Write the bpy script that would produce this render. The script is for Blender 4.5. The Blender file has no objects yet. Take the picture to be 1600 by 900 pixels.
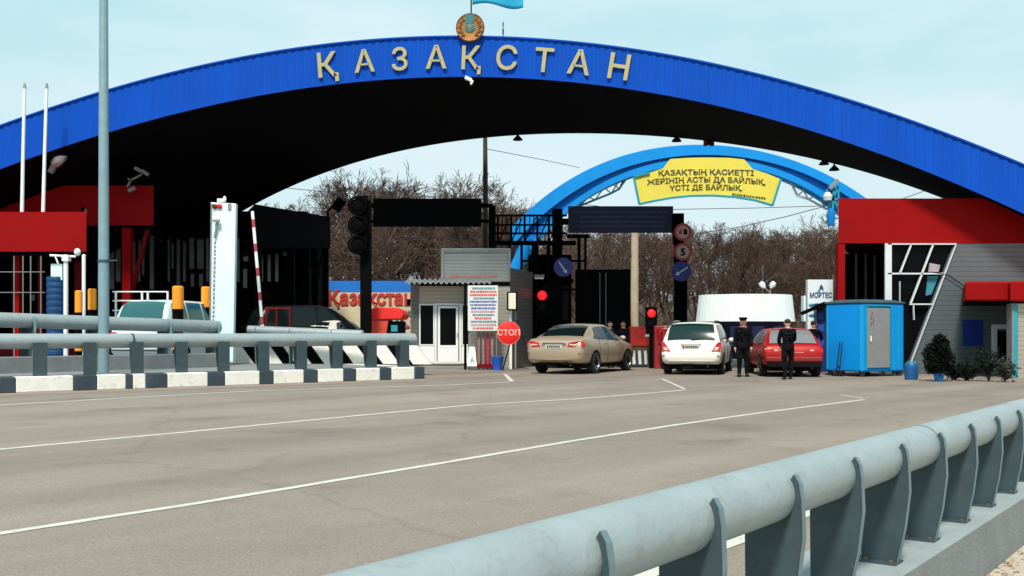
import bpy, math, random
import numpy as np
from mathutils import Vector, Matrix, Euler, noise as mnoise
R = math.radians
S = bpy.context.scene
COL = S.collection
# ---------------------------------------------------------------- camera, world, sun
CAMZ, HOR = 1.25, 521.0
cd = bpy.data.cameras.new('camera'); cam = bpy.data.objects.new('camera', cd); COL.objects.link(cam)
cam.location = (0, 0, CAMZ); cam.rotation_euler = (R(90), 0, 0)
cd.lens = 36; cd.sensor_width = 36; cd.shift_y = (HOR-450)/1600.0
cd.clip_start = 0.05; cd.clip_end = 3000
S.camera = cam
SUN_EL, SUN_AZ = 55, 192          # compass style, 180 = behind the camera
w = bpy.data.worlds.new('World'); S.world = w; w.use_nodes = True
nt = w.node_tree; N = nt.nodes; L = nt.links; N.clear()
out = N.new('ShaderNodeOutputWorld'); bg = N.new('ShaderNodeBackground'); L.new(bg.outputs[0], out.inputs[0])
sky = N.new('ShaderNodeTexSky'); sky.sky_type = 'NISHITA'; sky.sun_disc = False
sky.sun_elevation = R(SUN_EL); sky.sun_rotation = R(SUN_AZ); sky.dust_density = 3; sky.air_density = 1.2
tc = N.new('ShaderNodeTexCoord'); mp = N.new('ShaderNodeMapping'); mp.inputs['Scale'].default_value = (1.5, 1.5, 5)
L.new(tc.outputs['Generated'], mp.inputs[0])
nz = N.new('ShaderNodeTexNoise'); nz.inputs['Scale'].default_value = 2.2; nz.inputs['Detail'].default_value = 6; nz.inputs['Roughness'].default_value = .55
L.new(mp.outputs[0], nz.inputs[0])
rp = N.new('ShaderNodeValToRGB'); rp.color_ramp.elements[0].position = .38; rp.color_ramp.elements[1].position = .68
L.new(nz.outputs[0], rp.inputs[0])
m1 = N.new('ShaderNodeMix'); m1.data_type = 'RGBA'; m1.inputs[0].default_value = .88
L.new(sky.outputs[0], m1.inputs[6]); m1.inputs[7].default_value = (6.2, 9.9, 10.7, 1)
m2 = N.new('ShaderNodeMix'); m2.data_type = 'RGBA'
L.new(rp.outputs[0], m2.inputs[0]); L.new(m1.outputs[2], m2.inputs[6]); m2.inputs[7].default_value = (8.2, 10.3, 11.0, 1)
sx = N.new('ShaderNodeSeparateXYZ'); L.new(tc.outputs['Generated'], sx.inputs[0])
mr = N.new('ShaderNodeMapRange'); mr.interpolation_type = 'SMOOTHSTEP'; L.new(sx.outputs[2], mr.inputs[0]); mr.inputs[1].default_value = .02; mr.inputs[2].default_value = .34; mr.inputs[3].default_value = .75; mr.inputs[4].default_value = 0
m3 = N.new('ShaderNodeMix'); m3.data_type = 'RGBA'; L.new(mr.outputs[0], m3.inputs[0]); L.new(m2.outputs[2], m3.inputs[6]); m3.inputs[7].default_value = (9.4, 10.6, 11.0, 1)
L.new(m3.outputs[2], bg.inputs[0]); bg.inputs[1].default_value = .066
sl = bpy.data.lights.new('sun', 'SUN'); sl.energy = 3.6; sl.angle = R(9); sl.color = (1, .94, .84)
so = bpy.data.objects.new('sun', sl); COL.objects.link(so)
az = R(SUN_AZ); d = Vector((math.sin(az)*math.cos(R(SUN_EL)), math.cos(az)*math.cos(R(SUN_EL)), math.sin(R(SUN_EL))))
so.rotation_euler = d.to_track_quat('Z', 'Y').to_euler(); so.location = d*60
S.view_settings.view_transform = 'Standard'; S.view_settings.look = 'None'
S.view_settings.exposure = .4; S.view_settings.gamma = 1
try: S.cycles.max_bounces = 5
except Exception: pass
# ---------------------------------------------------------------- helpers
def P(x, y, D): return Vector(((x-800)/1600*D, D, CAMZ-(y-HOR)/1600*D))   # a place from its bearing and distance
def XZ(x, y, D): v = P(x, y, D); return v.x, v.z
def UX(x, D): return (x-800)/1600*D
def UZ(y, D): return CAMZ-(y-HOR)/1600*D
MATS = {}
def mat(name, col=None, rough=.6, metal=0, var=.12, scale=3.0, bump=0, bscale=40, emit=None, spec=.5, dirt=None, stretch=None, trans=0):
    if name in MATS: return MATS[name]
    m = bpy.data.materials.new(name); m.use_nodes = True
    n = m.node_tree.nodes; l = m.node_tree.links; b = n['Principled BSDF']
    b.inputs['Roughness'].default_value = rough; b.inputs['Metallic'].default_value = metal
    b.inputs['Specular IOR Level'].default_value = spec
    g = n.new('ShaderNodeNewGeometry'); src = g.outputs['Position']
    if stretch:
        mm = n.new('ShaderNodeMapping'); mm.inputs['Scale'].default_value = stretch; l.new(src, mm.inputs[0]); src = mm.outputs[0]
    if var or dirt:
        t = n.new('ShaderNodeTexNoise'); t.inputs['Scale'].default_value = scale; t.inputs['Detail'].default_value = 5; t.inputs['Roughness'].default_value = .65
        l.new(src, t.inputs[0])
        r = n.new('ShaderNodeValToRGB'); r.color_ramp.elements[0].position = .3; r.color_ramp.elements[1].position = .7
        l.new(t.outputs[0], r.inputs[0])
        r.color_ramp.elements[0].color = (*[c*(1-var) for c in col], 1); r.color_ramp.elements[1].color = (*[min(1, c*(1+var)) for c in col], 1)
        outc = r.outputs[0]
        if dirt:
            t2 = n.new('ShaderNodeTexNoise'); t2.inputs['Scale'].default_value = scale*2.7; t2.inputs['Detail'].default_value = 8; t2.inputs['Roughness'].default_value = .7
            l.new(src, t2.inputs[0])
            r2 = n.new('ShaderNodeValToRGB'); r2.color_ramp.elements[0].position = .56; r2.color_ramp.elements[1].position = .72
            l.new(t2.outputs[0], r2.inputs[0])
            mx = n.new('ShaderNodeMix'); mx.data_type = 'RGBA'; mu = n.new('ShaderNodeMath'); mu.operation = 'MULTIPLY'; mu.inputs[1].default_value = dirt[3]
            l.new(r2.outputs[0], mu.inputs[0]); l.new(mu.outputs[0], mx.inputs[0]); l.new(outc, mx.inputs[6]); mx.inputs[7].default_value = (*dirt[:3], 1)
            outc = mx.outputs[2]
        l.new(outc, b.inputs['Base Color'])
    else:
        b.inputs['Base Color'].default_value = (*col, 1)
    if bump:
        t3 = n.new('ShaderNodeTexNoise'); t3.inputs['Scale'].default_value = bscale; t3.inputs['Detail'].default_value = 6
        l.new(g.outputs['Position'], t3.inputs[0])
        bp = n.new('ShaderNodeBump'); bp.inputs['Strength'].default_value = bump; bp.inputs['Distance'].default_value = .02
        l.new(t3.outputs[0], bp.inputs['Height']); l.new(bp.outputs[0], b.inputs['Normal'])
    if emit:
        b.inputs['Emission Color'].default_value = (*emit[:3], 1); b.inputs['Emission Strength'].default_value = emit[3]
    if trans: b.inputs['Transmission Weight'].default_value = trans
    MATS[name] = m; return m
class MB:
    def __init__(s): s.v = []; s.f = []; s.mi = []; s.sm = []; s.mats = []; s.M = None
    def _m(s, m):
        if m not in s.mats: s.mats.append(m)
        return s.mats.index(m)
    def add(s, vs, fs, m, smooth=False):
        o = len(s.v); k = s._m(m)
        for p in vs:
            p = Vector(p); s.v.append(s.M @ p if s.M is not None else p)
        for f in fs: s.f.append([o+i for i in f]); s.mi.append(k); s.sm.append(smooth)
        return s
    def box(s, lo, hi, m, rz=0, c=None):
        x0, y0, z0 = lo; x1, y1, z1 = hi
        vs = [Vector(p) for p in ((x0,y0,z0),(x1,y0,z0),(x1,y1,z0),(x0,y1,z0),(x0,y0,z1),(x1,y0,z1),(x1,y1,z1),(x0,y1,z1))]
        if rz:
            c = Vector(c) if c is not None else Vector(((x0+x1)/2, (y0+y1)/2, 0)); q = Matrix.Rotation(rz, 3, 'Z')
            vs = [q @ (p-c)+c for p in vs]
        return s.add(vs, [(0,3,2,1),(4,5,6,7),(0,1,5,4),(1,2,6,5),(2,3,7,6),(3,0,4,7)], m)
    def cb(s, c, sz, m, rz=0):
        c = Vector(c); h = Vector(sz)/2; return s.box(c-h, c+h, m, rz)
    def bar(s, a, b, wd, m, dp=None, up=(0,0,1)):
        a = Vector(a); b = Vector(b); dp = dp or wd; t = (b-a).normalized(); up = Vector(up)
        if abs(t.dot(up)) > .98: up = Vector((0,1,0))
        sd = t.cross(up).normalized(); uu = sd.cross(t)
        vs = [q+sd*i*wd/2+uu*j*dp/2 for q in (a, b) for i, j in ((-1,-1),(1,-1),(1,1),(-1,1))]
        return s.add(vs, [(3,2,1,0),(4,5,6,7),(0,1,5,4),(1,2,6,5),(2,3,7,6),(3,0,4,7)], m)
    def tube(s, pts, r, m, n=12, caps=True, smooth=True):
        pts = [Vector(p) for p in pts]; rs = r if isinstance(r, (list, tuple)) else [r]*len(pts)
        vs = []; fs = []; prev = None
        for i, p in enumerate(pts):
            t = (pts[min(i+1, len(pts)-1)]-pts[max(i-1, 0)]).normalized()
            if prev is None:
                u = Vector((0,0,1)) if abs(t.z) < .95 else Vector((0,1,0)); a = t.cross(u).normalized()
            else: a = (prev-t*prev.dot(t)).normalized()
            prev = a; b = t.cross(a)
            for k in range(n):
                q = 2*math.pi*k/n; vs.append(p+(a*math.cos(q)+b*math.sin(q))*rs[i])
        for i in range(len(pts)-1):
            for k in range(n): fs.append((i*n+k, i*n+(k+1)%n, (i+1)*n+(k+1)%n, (i+1)*n+k))
        s.add(vs, fs, m, smooth)
        if caps:
            s.add(vs[:n], [tuple(range(n))[::-1]], m); s.add(vs[-n:], [tuple(range(n))], m)
        return s
    def lathe(s, prof, m, n=20, c=(0,0,0), axis='Z', smooth=True, caps=True):
        c = Vector(c); vs = []; fs = []
        for r, h in prof:
            for k in range(n):
                q = 2*math.pi*k/n; a, b = r*math.cos(q), r*math.sin(q)
                vs.append(c+Vector({'Z': (a,b,h), 'X': (h,a,b), 'Y': (b,h,a)}[axis]))
        for i in range(len(prof)-1):
            for k in range(n): fs.append((i*n+k, i*n+(k+1)%n, (i+1)*n+(k+1)%n, (i+1)*n+k))
        if caps:
            fs.append(tuple(range(n))[::-1]); fs.append(tuple(range((len(prof)-1)*n, len(prof)*n)))
        return s.add(vs, fs, m, smooth)
    def prism(s, poly, off, m, smooth=False):
        off = Vector(off); a = [Vector(p) for p in poly]; n = len(a); b = [p+off for p in a]
        return s.add(a+b, [tuple(range(n)), tuple(range(n, 2*n))[::-1]]+[(i, n+i, n+(i+1)%n, (i+1)%n) for i in range(n)], m, smooth)
    def ell(s, c, r, m, nu=14, nv=9):
        c = Vector(c); vs = []; fs = []
        for j in range(nv+1):
            t = math.pi*j/nv
            for k in range(nu):
                q = 2*math.pi*k/nu; vs.append(c+Vector((r[0]*math.sin(t)*math.cos(q), r[1]*math.sin(t)*math.sin(q), r[2]*math.cos(t))))
        for j in range(nv):
            for k in range(nu): fs.append((j*nu+k, (j+1)*nu+k, (j+1)*nu+(k+1)%nu, j*nu+(k+1)%nu))
        return s.add(vs, fs, m, True)
    def mesh(s, me, M, m):
        return s.add([M @ v.co for v in me.vertices], [tuple(p.vertices) for p in me.polygons], m)
    def obj(s, name, parent=None, local=False, sharp=40, bevel=0):
        me = bpy.data.meshes.new(name)
        if parent is not None:
            org = Vector((0,0,0))
            if not local:
                q = parent
                while q is not None: org += q.location; q = q.parent
        elif local: org = Vector((0,0,0))
        else:
            xs = [p.x for p in s.v]; ys = [p.y for p in s.v]; zs = [p.z for p in s.v]
            org = Vector(((min(xs)+max(xs))/2, (min(ys)+max(ys))/2, min(zs)))
        me.from_pydata([p-org for p in s.v], [], s.f)
        for m in s.mats: me.materials.append(m)
        me.polygons.foreach_set('material_index', s.mi); me.polygons.foreach_set('use_smooth', s.sm)
        import bmesh
        bm = bmesh.new(); bm.from_mesh(me); bmesh.ops.recalc_face_normals(bm, faces=bm.faces); bm.to_mesh(me); bm.free()
        if any(s.sm): me.set_sharp_from_angle(angle=R(sharp))
        o = bpy.data.objects.new(name, me); COL.objects.link(o)
        if parent is not None: o.parent = parent
        elif not local: o.location = org
        if bevel:
            bv = o.modifiers.new('bevel', 'BEVEL'); bv.width = bevel; bv.segments = 2; bv.limit_method = 'ANGLE'
        return o
def tag(o, label, cat, group=None):
    o['label'] = label; o['category'] = cat
    if group: o['group'] = group
    return o
def thing(name, label, cat, loc=(0,0,0), rz=0, group=None):
    o = bpy.data.objects.new(name, None); COL.objects.link(o); o.empty_display_size = .2
    o.location = loc; o.rotation_euler = (0, 0, rz); return tag(o, label, cat, group)
def struct(o, kind='structure'): o['kind'] = kind; return o
KIDS = {}
def dup(root, loc, rz=0, sc=1, label=None, group=None):
    kids = {}
    for o in COL.objects:
        if o.parent is not None: kids.setdefault(o.parent.name, []).append(o)
    def cp(o, par):
        c = o.copy(); COL.objects.link(c); c.parent = par
        for k in kids.get(o.name, []): cp(k, c)
        return c
    c = cp(root, None); c.location = loc; c.rotation_euler = (0, 0, rz); c.scale = (sc,)*3 if not isinstance(sc, (tuple, list)) else sc
    if label: c['label'] = label
    if group: c['group'] = group
    return c
def text(txt, size=1, ext=.02, off=0, align='CENTER', spacing=1):
    c = bpy.data.curves.new('t', 'FONT'); c.body = txt; c.size = size; c.extrude = ext; c.offset = off; c.align_x = align; c.space_character = spacing
    c.resolution_u = 4
    o = bpy.data.objects.new('t', c); COL.objects.link(o)
    dg = bpy.context.evaluated_depsgraph_get(); me = bpy.data.meshes.new_from_object(o.evaluated_get(dg))
    bpy.data.objects.remove(o); bpy.data.curves.remove(c); return me
def plane_M(p, ang=0, tilt=0):      # text plane facing the camera side; ang = turn about the vertical, tilt = roll in its own plane
    return Matrix.Translation(p) @ Matrix.Rotation(ang, 4, 'Z') @ Matrix.Rotation(R(90), 4, 'X') @ Matrix.Rotation(tilt, 4, 'Z')
# ---------------------------------------------------------------- materials
def siding(name, col, pitch=.16, dark=.55, axis=2):
    m = mat(name, col, .45, .2, .08, 1.5)
    n = m.node_tree.nodes; l = m.node_tree.links; b = n['Principled BSDF']
    g = n.new('ShaderNodeNewGeometry'); sp = n.new('ShaderNodeSeparateXYZ'); l.new(g.outputs['Position'], sp.inputs[0])
    mo = n.new('ShaderNodeMath'); mo.operation = 'MODULO'; l.new(sp.outputs[axis], mo.inputs[0]); mo.inputs[1].default_value = pitch
    dv = n.new('ShaderNodeMath'); dv.operation = 'DIVIDE'; l.new(mo.outputs[0], dv.inputs[0]); dv.inputs[1].default_value = pitch
    r = n.new('ShaderNodeValToRGB'); e = r.color_ramp.elements; e[0].position = 0; e[0].color = (dark, dark, dark, 1); e[1].position = .22; e[1].color = (1,1,1,1)
    l.new(dv.outputs[0], r.inputs[0])
    old = b.inputs['Base Color'].links[0].from_socket
    mx = n.new('ShaderNodeMix'); mx.data_type = 'RGBA'; mx.blend_type = 'MULTIPLY'; mx.inputs[0].default_value = 1
    l.new(old, mx.inputs[6]); l.new(r.outputs[0], mx.inputs[7]); l.new(mx.outputs[2], b.inputs['Base Color'])
    bp = n.new('ShaderNodeBump'); bp.inputs['Strength'].default_value = .8; bp.inputs['Distance'].default_value = .03
    l.new(dv.outputs[0], bp.inputs['Height']); l.new(bp.outputs[0], b.inputs['Normal'])
    return m
BLUE = mat('arch_blue_paint', (.0015,.065,.42), .7, 0, .08, .6, spec=.12, dirt=(.005,.045,.25,.5), stretch=(1.6,1.6,.25))
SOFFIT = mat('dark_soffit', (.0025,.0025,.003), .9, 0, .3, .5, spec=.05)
SKYBLUE = mat('light_blue_paint', (.003,.25,.68), .6, 0, .08, 1, spec=.2)
SKYBLUE2 = mat('mid_blue_paint', (.003,.17,.52), .6, 0, .08, 1, spec=.2)
GOLD = mat('gold_paint', (.40,.345,.165), .5, .1, .08, 4)
RED = mat('red_panel', (.255,.0025,.003), .7, 0, .1, .8, spec=.1, dirt=(.25,.003,.004,.5))
RED_D = mat('dark_red_steel', (.16,.003,.006), .6, 0, .15, 2, spec=.15)
BLACK = mat('black_paint', (.002,.002,.0024), .8, 0, .25, 2, spec=.05)
BLACKG = mat('dark_glass', (.003,.003,.004), .3, 0, 0, spec=.07)
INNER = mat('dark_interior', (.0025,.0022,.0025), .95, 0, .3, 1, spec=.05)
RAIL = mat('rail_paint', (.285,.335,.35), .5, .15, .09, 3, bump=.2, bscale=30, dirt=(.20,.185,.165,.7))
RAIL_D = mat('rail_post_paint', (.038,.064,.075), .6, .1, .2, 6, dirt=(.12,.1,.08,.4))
RAIL_P = mat('pole_and_sunlit_edge', (.22,.34,.38), .45, .2, .1, 4, dirt=(.25,.26,.25,.4))
CONC = mat('concrete', (.20,.21,.215), .85, 0, .15, 3, bump=.35, bscale=45, dirt=(.16,.15,.14,.7))
CONC_L = mat('concrete_top', (.25,.285,.29), .85, 0, .12, 3, bump=.35, bscale=60, dirt=(.22,.2,.17,.75))
KW = mat('kerb_white', (.80,.78,.71), .8, 0, .08, 3, bump=.35, bscale=22, dirt=(.40,.32,.25,.85))
KD = mat('kerb_dark', (.03,.05,.065), .6, 0, .25, 3, bump=.2, bscale=30, dirt=(.12,.12,.12,.5))
WHITE = mat('white_paint', (.80,.81,.81), .45, 0, .04, 3)
WHITE_P = mat('white_panel', (.70,.86,.88), .4, 0, .05, 1, dirt=(.55,.66,.7,.4))
ORANGE = mat('orange_band', (.9,.30,.01), .5, 0, .06, 3)
GREYP = mat('grey_paint', (.24,.24,.25), .5, 0, .1, 3, dirt=(.2,.12,.09,.6))
SID = siding('grey_siding', (.145,.175,.19), .15)
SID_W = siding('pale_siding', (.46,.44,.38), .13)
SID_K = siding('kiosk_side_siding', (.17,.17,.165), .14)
LINE = mat('road_line_paint', (.52,.50,.45), .8, 0, .12, 6, dirt=(.26,.23,.2,.85))
TWIG = mat('bark_twigs', (.105,.068,.054), .95, 0, .45, .25, spec=.1)
BARK = mat('bark_trunk', (.07,.048,.038), .95, 0, .25, 2, spec=.1)
LAMP_R = mat('red_lamp_lit', (.6,.01,.01), .3, emit=(1,.015,.02,.75))
STEEL = mat('dark_steel', (.014,.014,.018), .5, .2, .2, 3)
WIRE = mat('wire_black', (.03,.03,.035), .6, 0, 0)
SIGNB = mat('sign_navy', (.003,.006,.055), .6, 0, .15, 1)
SIGNL = mat('sign_faded_text', (.02,.03,.14), .5, 0, 0)
DBLUE = mat('round_sign_blue', (.006,.02,.20), .5, 0, .08, 3)
BOOTH = mat('booth_blue', (.003,.27,.74), .55, 0, .06, 1.5, spec=.2, dirt=(.01,.17,.5,.35))
TEAL = mat('teal_paint', (.01,.28,.36), .5, 0, .12, 3)
CAMBODY = mat('camera_white', (.8,.8,.78), .4, 0, 0)
# ---------------------------------------------------------------- ground, roads
def tn(t, n, z=0): return Vector((.6*t-.8*n, .8*t+.6*n, z))     # t runs along the lanes, n across them
def asphalt():
    m = mat('worn_asphalt', (.245,.212,.186), .95, 0, .10, .35, spec=.2, bump=.25, bscale=55, dirt=(.215,.17,.145,.5))
    n = m.node_tree.nodes; l = m.node_tree.links; b = n['Principled BSDF']
    old = b.inputs['Base Color'].links[0].from_socket
    g = n.new('ShaderNodeNewGeometry'); mm = n.new('ShaderNodeMapping'); mm.inputs['Scale'].default_value = (.035,.55,1)
    m0 = n.new('ShaderNodeMapping'); m0.inputs['Rotation'].default_value = (0,0,R(-49)); l.new(g.outputs['Position'], m0.inputs[0]); l.new(m0.outputs[0], mm.inputs[0])
    t = n.new('ShaderNodeTexNoise'); t.inputs['Scale'].default_value = 1; t.inputs['Detail'].default_value = 4; l.new(mm.outputs[0], t.inputs[0])
    r = n.new('ShaderNodeValToRGB'); e = r.color_ramp.elements; e[0].position = .36; e[0].color = (.80,.77,.76,1); e[1].position = .62; e[1].color = (1.06,1.04,1,1)
    l.new(t.outputs[0], r.inputs[0])
    mx = n.new('ShaderNodeMix'); mx.data_type = 'RGBA'; mx.blend_type = 'MULTIPLY'; mx.inputs[0].default_value = 1; l.new(old, mx.inputs[6]); l.new(r.outputs[0], mx.inputs[7])
    t2 = n.new('ShaderNodeTexNoise'); t2.inputs['Scale'].default_value = 55; t2.inputs['Detail'].default_value = 5; t2.inputs['Roughness'].default_value = .8; l.new(g.outputs['Position'], t2.inputs[0])
    r2 = n.new('ShaderNodeValToRGB'); e = r2.color_ramp.elements; e[0].position = .35; e[0].color = (.72,.72,.72,1); e[1].position = .65; e[1].color = (1.22,1.21,1.2,1); l.new(t2.outputs[0], r2.inputs[0])
    mx2 = n.new('ShaderNodeMix'); mx2.data_type = 'RGBA'; mx2.blend_type = 'MULTIPLY'; mx2.inputs[0].default_value = 1; l.new(mx.outputs[2], mx2.inputs[6]); l.new(r2.outputs[0], mx2.inputs[7])
    # cracks: thin dark veins
    v = n.new('ShaderNodeTexVoronoi'); v.feature = 'DISTANCE_TO_EDGE'; v.inputs['Scale'].default_value = .22
    nn = n.new('ShaderNodeTexNoise'); nn.inputs['Scale'].default_value = 1.3; nn.inputs['Detail'].default_value = 5; l.new(g.outputs['Position'], nn.inputs[0])
    va = n.new('ShaderNodeMix'); va.data_type = 'RGBA'; va.inputs[0].default_value = .35; l.new(g.outputs['Position'], va.inputs[6]); l.new(nn.outputs[1], va.inputs[7]); l.new(va.outputs[2], v.inputs[0])
    r3 = n.new('ShaderNodeValToRGB'); e = r3.color_ramp.elements; e[0].position = 0; e[0].color = (.78,.76,.74,1); e[1].position = .006; e[1].color = (1,1,1,1); l.new(v.outputs[0], r3.inputs[0])
    mx3 = n.new('ShaderNodeMix'); mx3.data_type = 'RGBA'; mx3.blend_type = 'MULTIPLY'; mx3.inputs[0].default_value = .6; l.new(mx2.outputs[2], mx3.inputs[6]); l.new(r3.outputs[0], mx3.inputs[7])
    # patches: darker repaired areas and oil marks with shapes of their own
    v2 = n.new('ShaderNodeTexNoise'); v2.inputs['Scale'].default_value = .55; v2.inputs['Detail'].default_value = 7; v2.inputs['Roughness'].default_value = .6; l.new(g.outputs['Position'], v2.inputs[0])
    r4 = n.new('ShaderNodeValToRGB'); e = r4.color_ramp.elements; e[0].position = .30; e[0].color = (.80,.77,.75,1); e[1].position = .44; e[1].color = (1,1,1,1); l.new(v2.outputs[0], r4.inputs[0])
    mx4 = n.new('ShaderNodeMix'); mx4.data_type = 'RGBA'; mx4.blend_type = 'MULTIPLY'; mx4.inputs[0].default_value = 1; l.new(mx3.outputs[2], mx4.inputs[6]); l.new(r4.outputs[0], mx4.inputs[7])
    l.new(mx4.outputs[2], b.inputs['Base Color'])
    return m
ASPH = asphalt()
EARTH = mat('bare_earth', (.16,.125,.095), .95, 0, .25, .5, bump=.4, bscale=12)
SAND = mat('sandy_path', (.43,.37,.30), .95, 0, .12, 2, bump=.4, bscale=50, dirt=(.32,.24,.17,.6))
GUTTER = mat('gutter_dirt', (.27,.19,.155), .95, 0, .2, 1.5, bump=.3, bscale=40, dirt=(.2,.15,.12,.5))
b = MB(); b.add([tn(-900,1.8), tn(1200,1.8), tn(1200,1500), tn(-900,1500)], [(0,1,2,3)], EARTH); struct(b.obj('ground'))
b = MB(); ts = [-900,-60,-20,0,11,15,1200]; zs = [-.3,-.3,-.3,-.3,-.3,0,0]
vs = []; fs = []
for t, z in zip(ts, zs): vs += [tn(t,1.75,z), tn(t,-1200,z)]
for i in range(len(ts)-1): fs.append((2*i, 2*i+1, 2*i+3, 2*i+2))
b.add(vs, fs, SAND); struct(b.obj('footpath'))
b = MB(); b.add([tn(-60,1.95,.004), tn(44,1.95,.004), tn(44,44,.004), tn(-60,44,.004)], [(0,1,2,3)], ASPH); struct(b.obj('road'))
def G(x, y, z=0): D = (CAMZ-z)*1600/(y-HOR); return Vector((UX(x, D), D, z))
def line(name, pts, wd, z=.008):
    pts = [Vector((p.x, p.y, 0)) for p in pts]; bb = MB(); vs = []; fine = [pts[0]]; rl_ = random.Random(int(wd*1e4)+len(pts))
    for p_, q_ in zip(pts[:-1], pts[1:]):
        k_ = max(1, int((q_-p_).length/.22))
        fine += [p_.lerp(q_, i/k_) for i in range(1, k_+1)]
    pts = fine
    for i, p in enumerate(pts):
        t = (pts[min(i+1, len(pts)-1)]-pts[max(i-1, 0)]).normalized(); s_ = Vector((-t.y, t.x, 0))*wd/2
        vs += [p+s_*rl_.uniform(.82,1.12)+Vector((0,0,z)), p-s_*rl_.uniform(.82,1.12)+Vector((0,0,z))]
    bb.add(vs, [(2*i, 2*i+1, 2*i+3, 2*i+2) for i in range(len(pts)-1)], LINE); return struct(bb.obj(name))
def ext(a, b_, k): return a+(a-b_).normalized()*k
l1 = [G(0,835), G(300,789), G(500,756), G(700,723), G(900,689), G(1060,664), G(1200,644), G(1350,625)]
line('lane_line', [ext(l1[0], l1[1], 14)]+l1, .10)
l2 = [G(0,703), G(300,675), G(560,650), G(740,633), G(900,624), G(1070,610)]
line('lane_line', [ext(l2[0], l2[1], 14)]+l2, .115)
l3 = [G(0,633.5), G(200,622), G(400,611), G(560,606), G(700,602), G(797,597.5)]
line('lane_line', [ext(l3[0], l3[1], 14)]+l3, .12)
line('lane_tick', [G(797,596.5)+Vector((0.05,.1,0)), G(789,585)], .12)
line('lane_tick', [G(1068,609)+Vector((.05,.1,0)), G(1034,592)], .07)
line('lane_tick', [G(1352,623.5)+Vector((0,.1,0)), G(1312,617)], .05)
line('edge_line', [tn(-30,2.62), tn(22,2.62)], .14)
# ---------------------------------------------------------------- near guardrail
def rail_post(mb, c, dirn, near, zb, zt, r, m, th=.022):
    """a curved plate across the rail: c = point below the tube axis, near = unit vector to its bulging side"""
    near = Vector((near[0], near[1], 0)); zc = zt-r
    prof = [(-.095, zb), (.085, zb), (.125, zb+(zc-zb)*.35), (.148, zb+(zc-zb)*.7), (.142, zc-.01), (.132, zc+r*.45), (.112, zc+r*.72), (.10, zc+r*.55), (.09, zc-.05), (-.10, zc-.05)]
    if r > .15: prof = [(a*1.38, z) for a, z in prof]
    poly = [Vector((c[0], c[1], 0))+near*a+Vector((0,0,z))-Vector(dirn)*th/2 for a, z in prof]
    mb.prism(poly, Vector(dirn)*th, m)
    k = 1.38 if r > .15 else 1
    fl = [(a*k+.003, z) for a, z in [(.085, zb+.002), (.125, zb+(zc-zb)*.35), (.148, zb+(zc-zb)*.7), (.142, zc-.01), (.132, zc+r*.45), (.112, zc+r*.72)]] if r <= .15 else [(a, z) for a, z in prof[1:7]]
    vs = []; w2 = .014 if r <= .15 else .03
    for a, z in fl:
        for s in (-1, 1):
            for dd in (0, .006): vs.append(Vector((c[0], c[1], 0))+near*(a+dd)+Vector((0,0,z))+Vector(dirn)*w2*s)
    fs = []
    for i in range(len(fl)-1):
        o = 4*i; fs += [(o, o+2, o+6, o+4), (o+1, o+5, o+7, o+3), (o, o+4, o+5, o+1), (o+2, o+3, o+7, o+6)]
    fs += [(0,1,3,2), (4*len(fl)-4, 4*len(fl)-2, 4*len(fl)-1, 4*len(fl)-3)]
    mb.add(vs, fs, mat('rail_edge_sunlit', (.13,.19,.215), .5, .1, .1, 5) if r < .15 else RAIL_P)  # edge strip in a lighter tone: sunlight on the plate edge put into its colour
    k_ = 1.15 if r > .15 else 1; hw = .125*k_
    p0 = Vector((c[0], c[1], 0))-near*(.152*(1.38 if r > .15 else 1)); dv = Vector(dirn)
    if r > .15: mb.prism([p0-dv*hw+Vector((0,0,zb+.002)), p0+dv*hw+Vector((0,0,zb+.002)), p0+dv*hw+Vector((0,0,zc-.03)), p0-dv*hw+Vector((0,0,zc-.03))], near*.016, m)
DIR = (.6,.8,0); NEAR = (.8,-.6,0)
rt = thing('guardrail', 'thick grey-blue pipe guardrail on a concrete plinth along the sandy path', 'guardrail', (.585,3.6,0))
b = MB(); b.tube([(.585+.6*t, 3.6+.8*t, .59) for t in np.arange(-9, 19.1, 1)], .12, RAIL, 28); b.obj('rail_tube', rt)
for t in (-3.4, 3.02, 9.02):
    b = MB()
    b.tube([(.585+.6*(t+q), 3.6+.8*(t+q), .59) for q in (-.012,.012)], .1225, mat('weld_grey', (.24,.27,.27), .7, .1, .3, 14), 28, caps=False)
    b.obj('weld_seam', rt)
for k in range(-9, 22):
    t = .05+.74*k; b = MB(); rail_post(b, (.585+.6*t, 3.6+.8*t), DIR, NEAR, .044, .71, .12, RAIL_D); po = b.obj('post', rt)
    b = MB(); cx_, cy_ = .585+.6*t, 3.6+.8*t; dv = Vector(DIR); nv_ = Vector(NEAR); cc = Vector((cx_, cy_, .0455))
    b.prism([cc+dv*s_*.07+nv_*a_ for s_, a_ in ((-1,-.17),(1,-.17),(1,.10),(-1,.10))], (0,0,.008), RAIL_D)
    for s_, a_ in ((-1,-.06),(1,-.06),(-1,.07),(1,.07)): q_ = cc+dv*s_*.048+nv_*a_; b.lathe([(.012,.008),(.012,.022),(.001,.024)], mat('rusty_bolt', (.14,.09,.06), .7, .3, .3, 20), 6, q_, caps=False, smooth=False)
    b.obj('base_plate', rt)
b = MB(); segs = np.arange(-10, 20.1, 3)
for a, c in zip(segs[:-1], segs[1:]):
    q = [tn(a+4.0+.006, 1.5), tn(c+4.0-.006, 1.5), tn(c+4.0-.006, 2.1), tn(a+4.0+.006, 2.1)]
    # tn's t differs from the rail's own t by about 3.2
    b.prism([v+Vector((0,0,-.4)) for v in q], (0,0,.44), CONC)
    b.prism([v+Vector((0,0,.0405))+(Vector((0,0,0))) for v in q], (0,0,.004), CONC_L)
b.obj('plinth', rt, bevel=.01)
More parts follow.
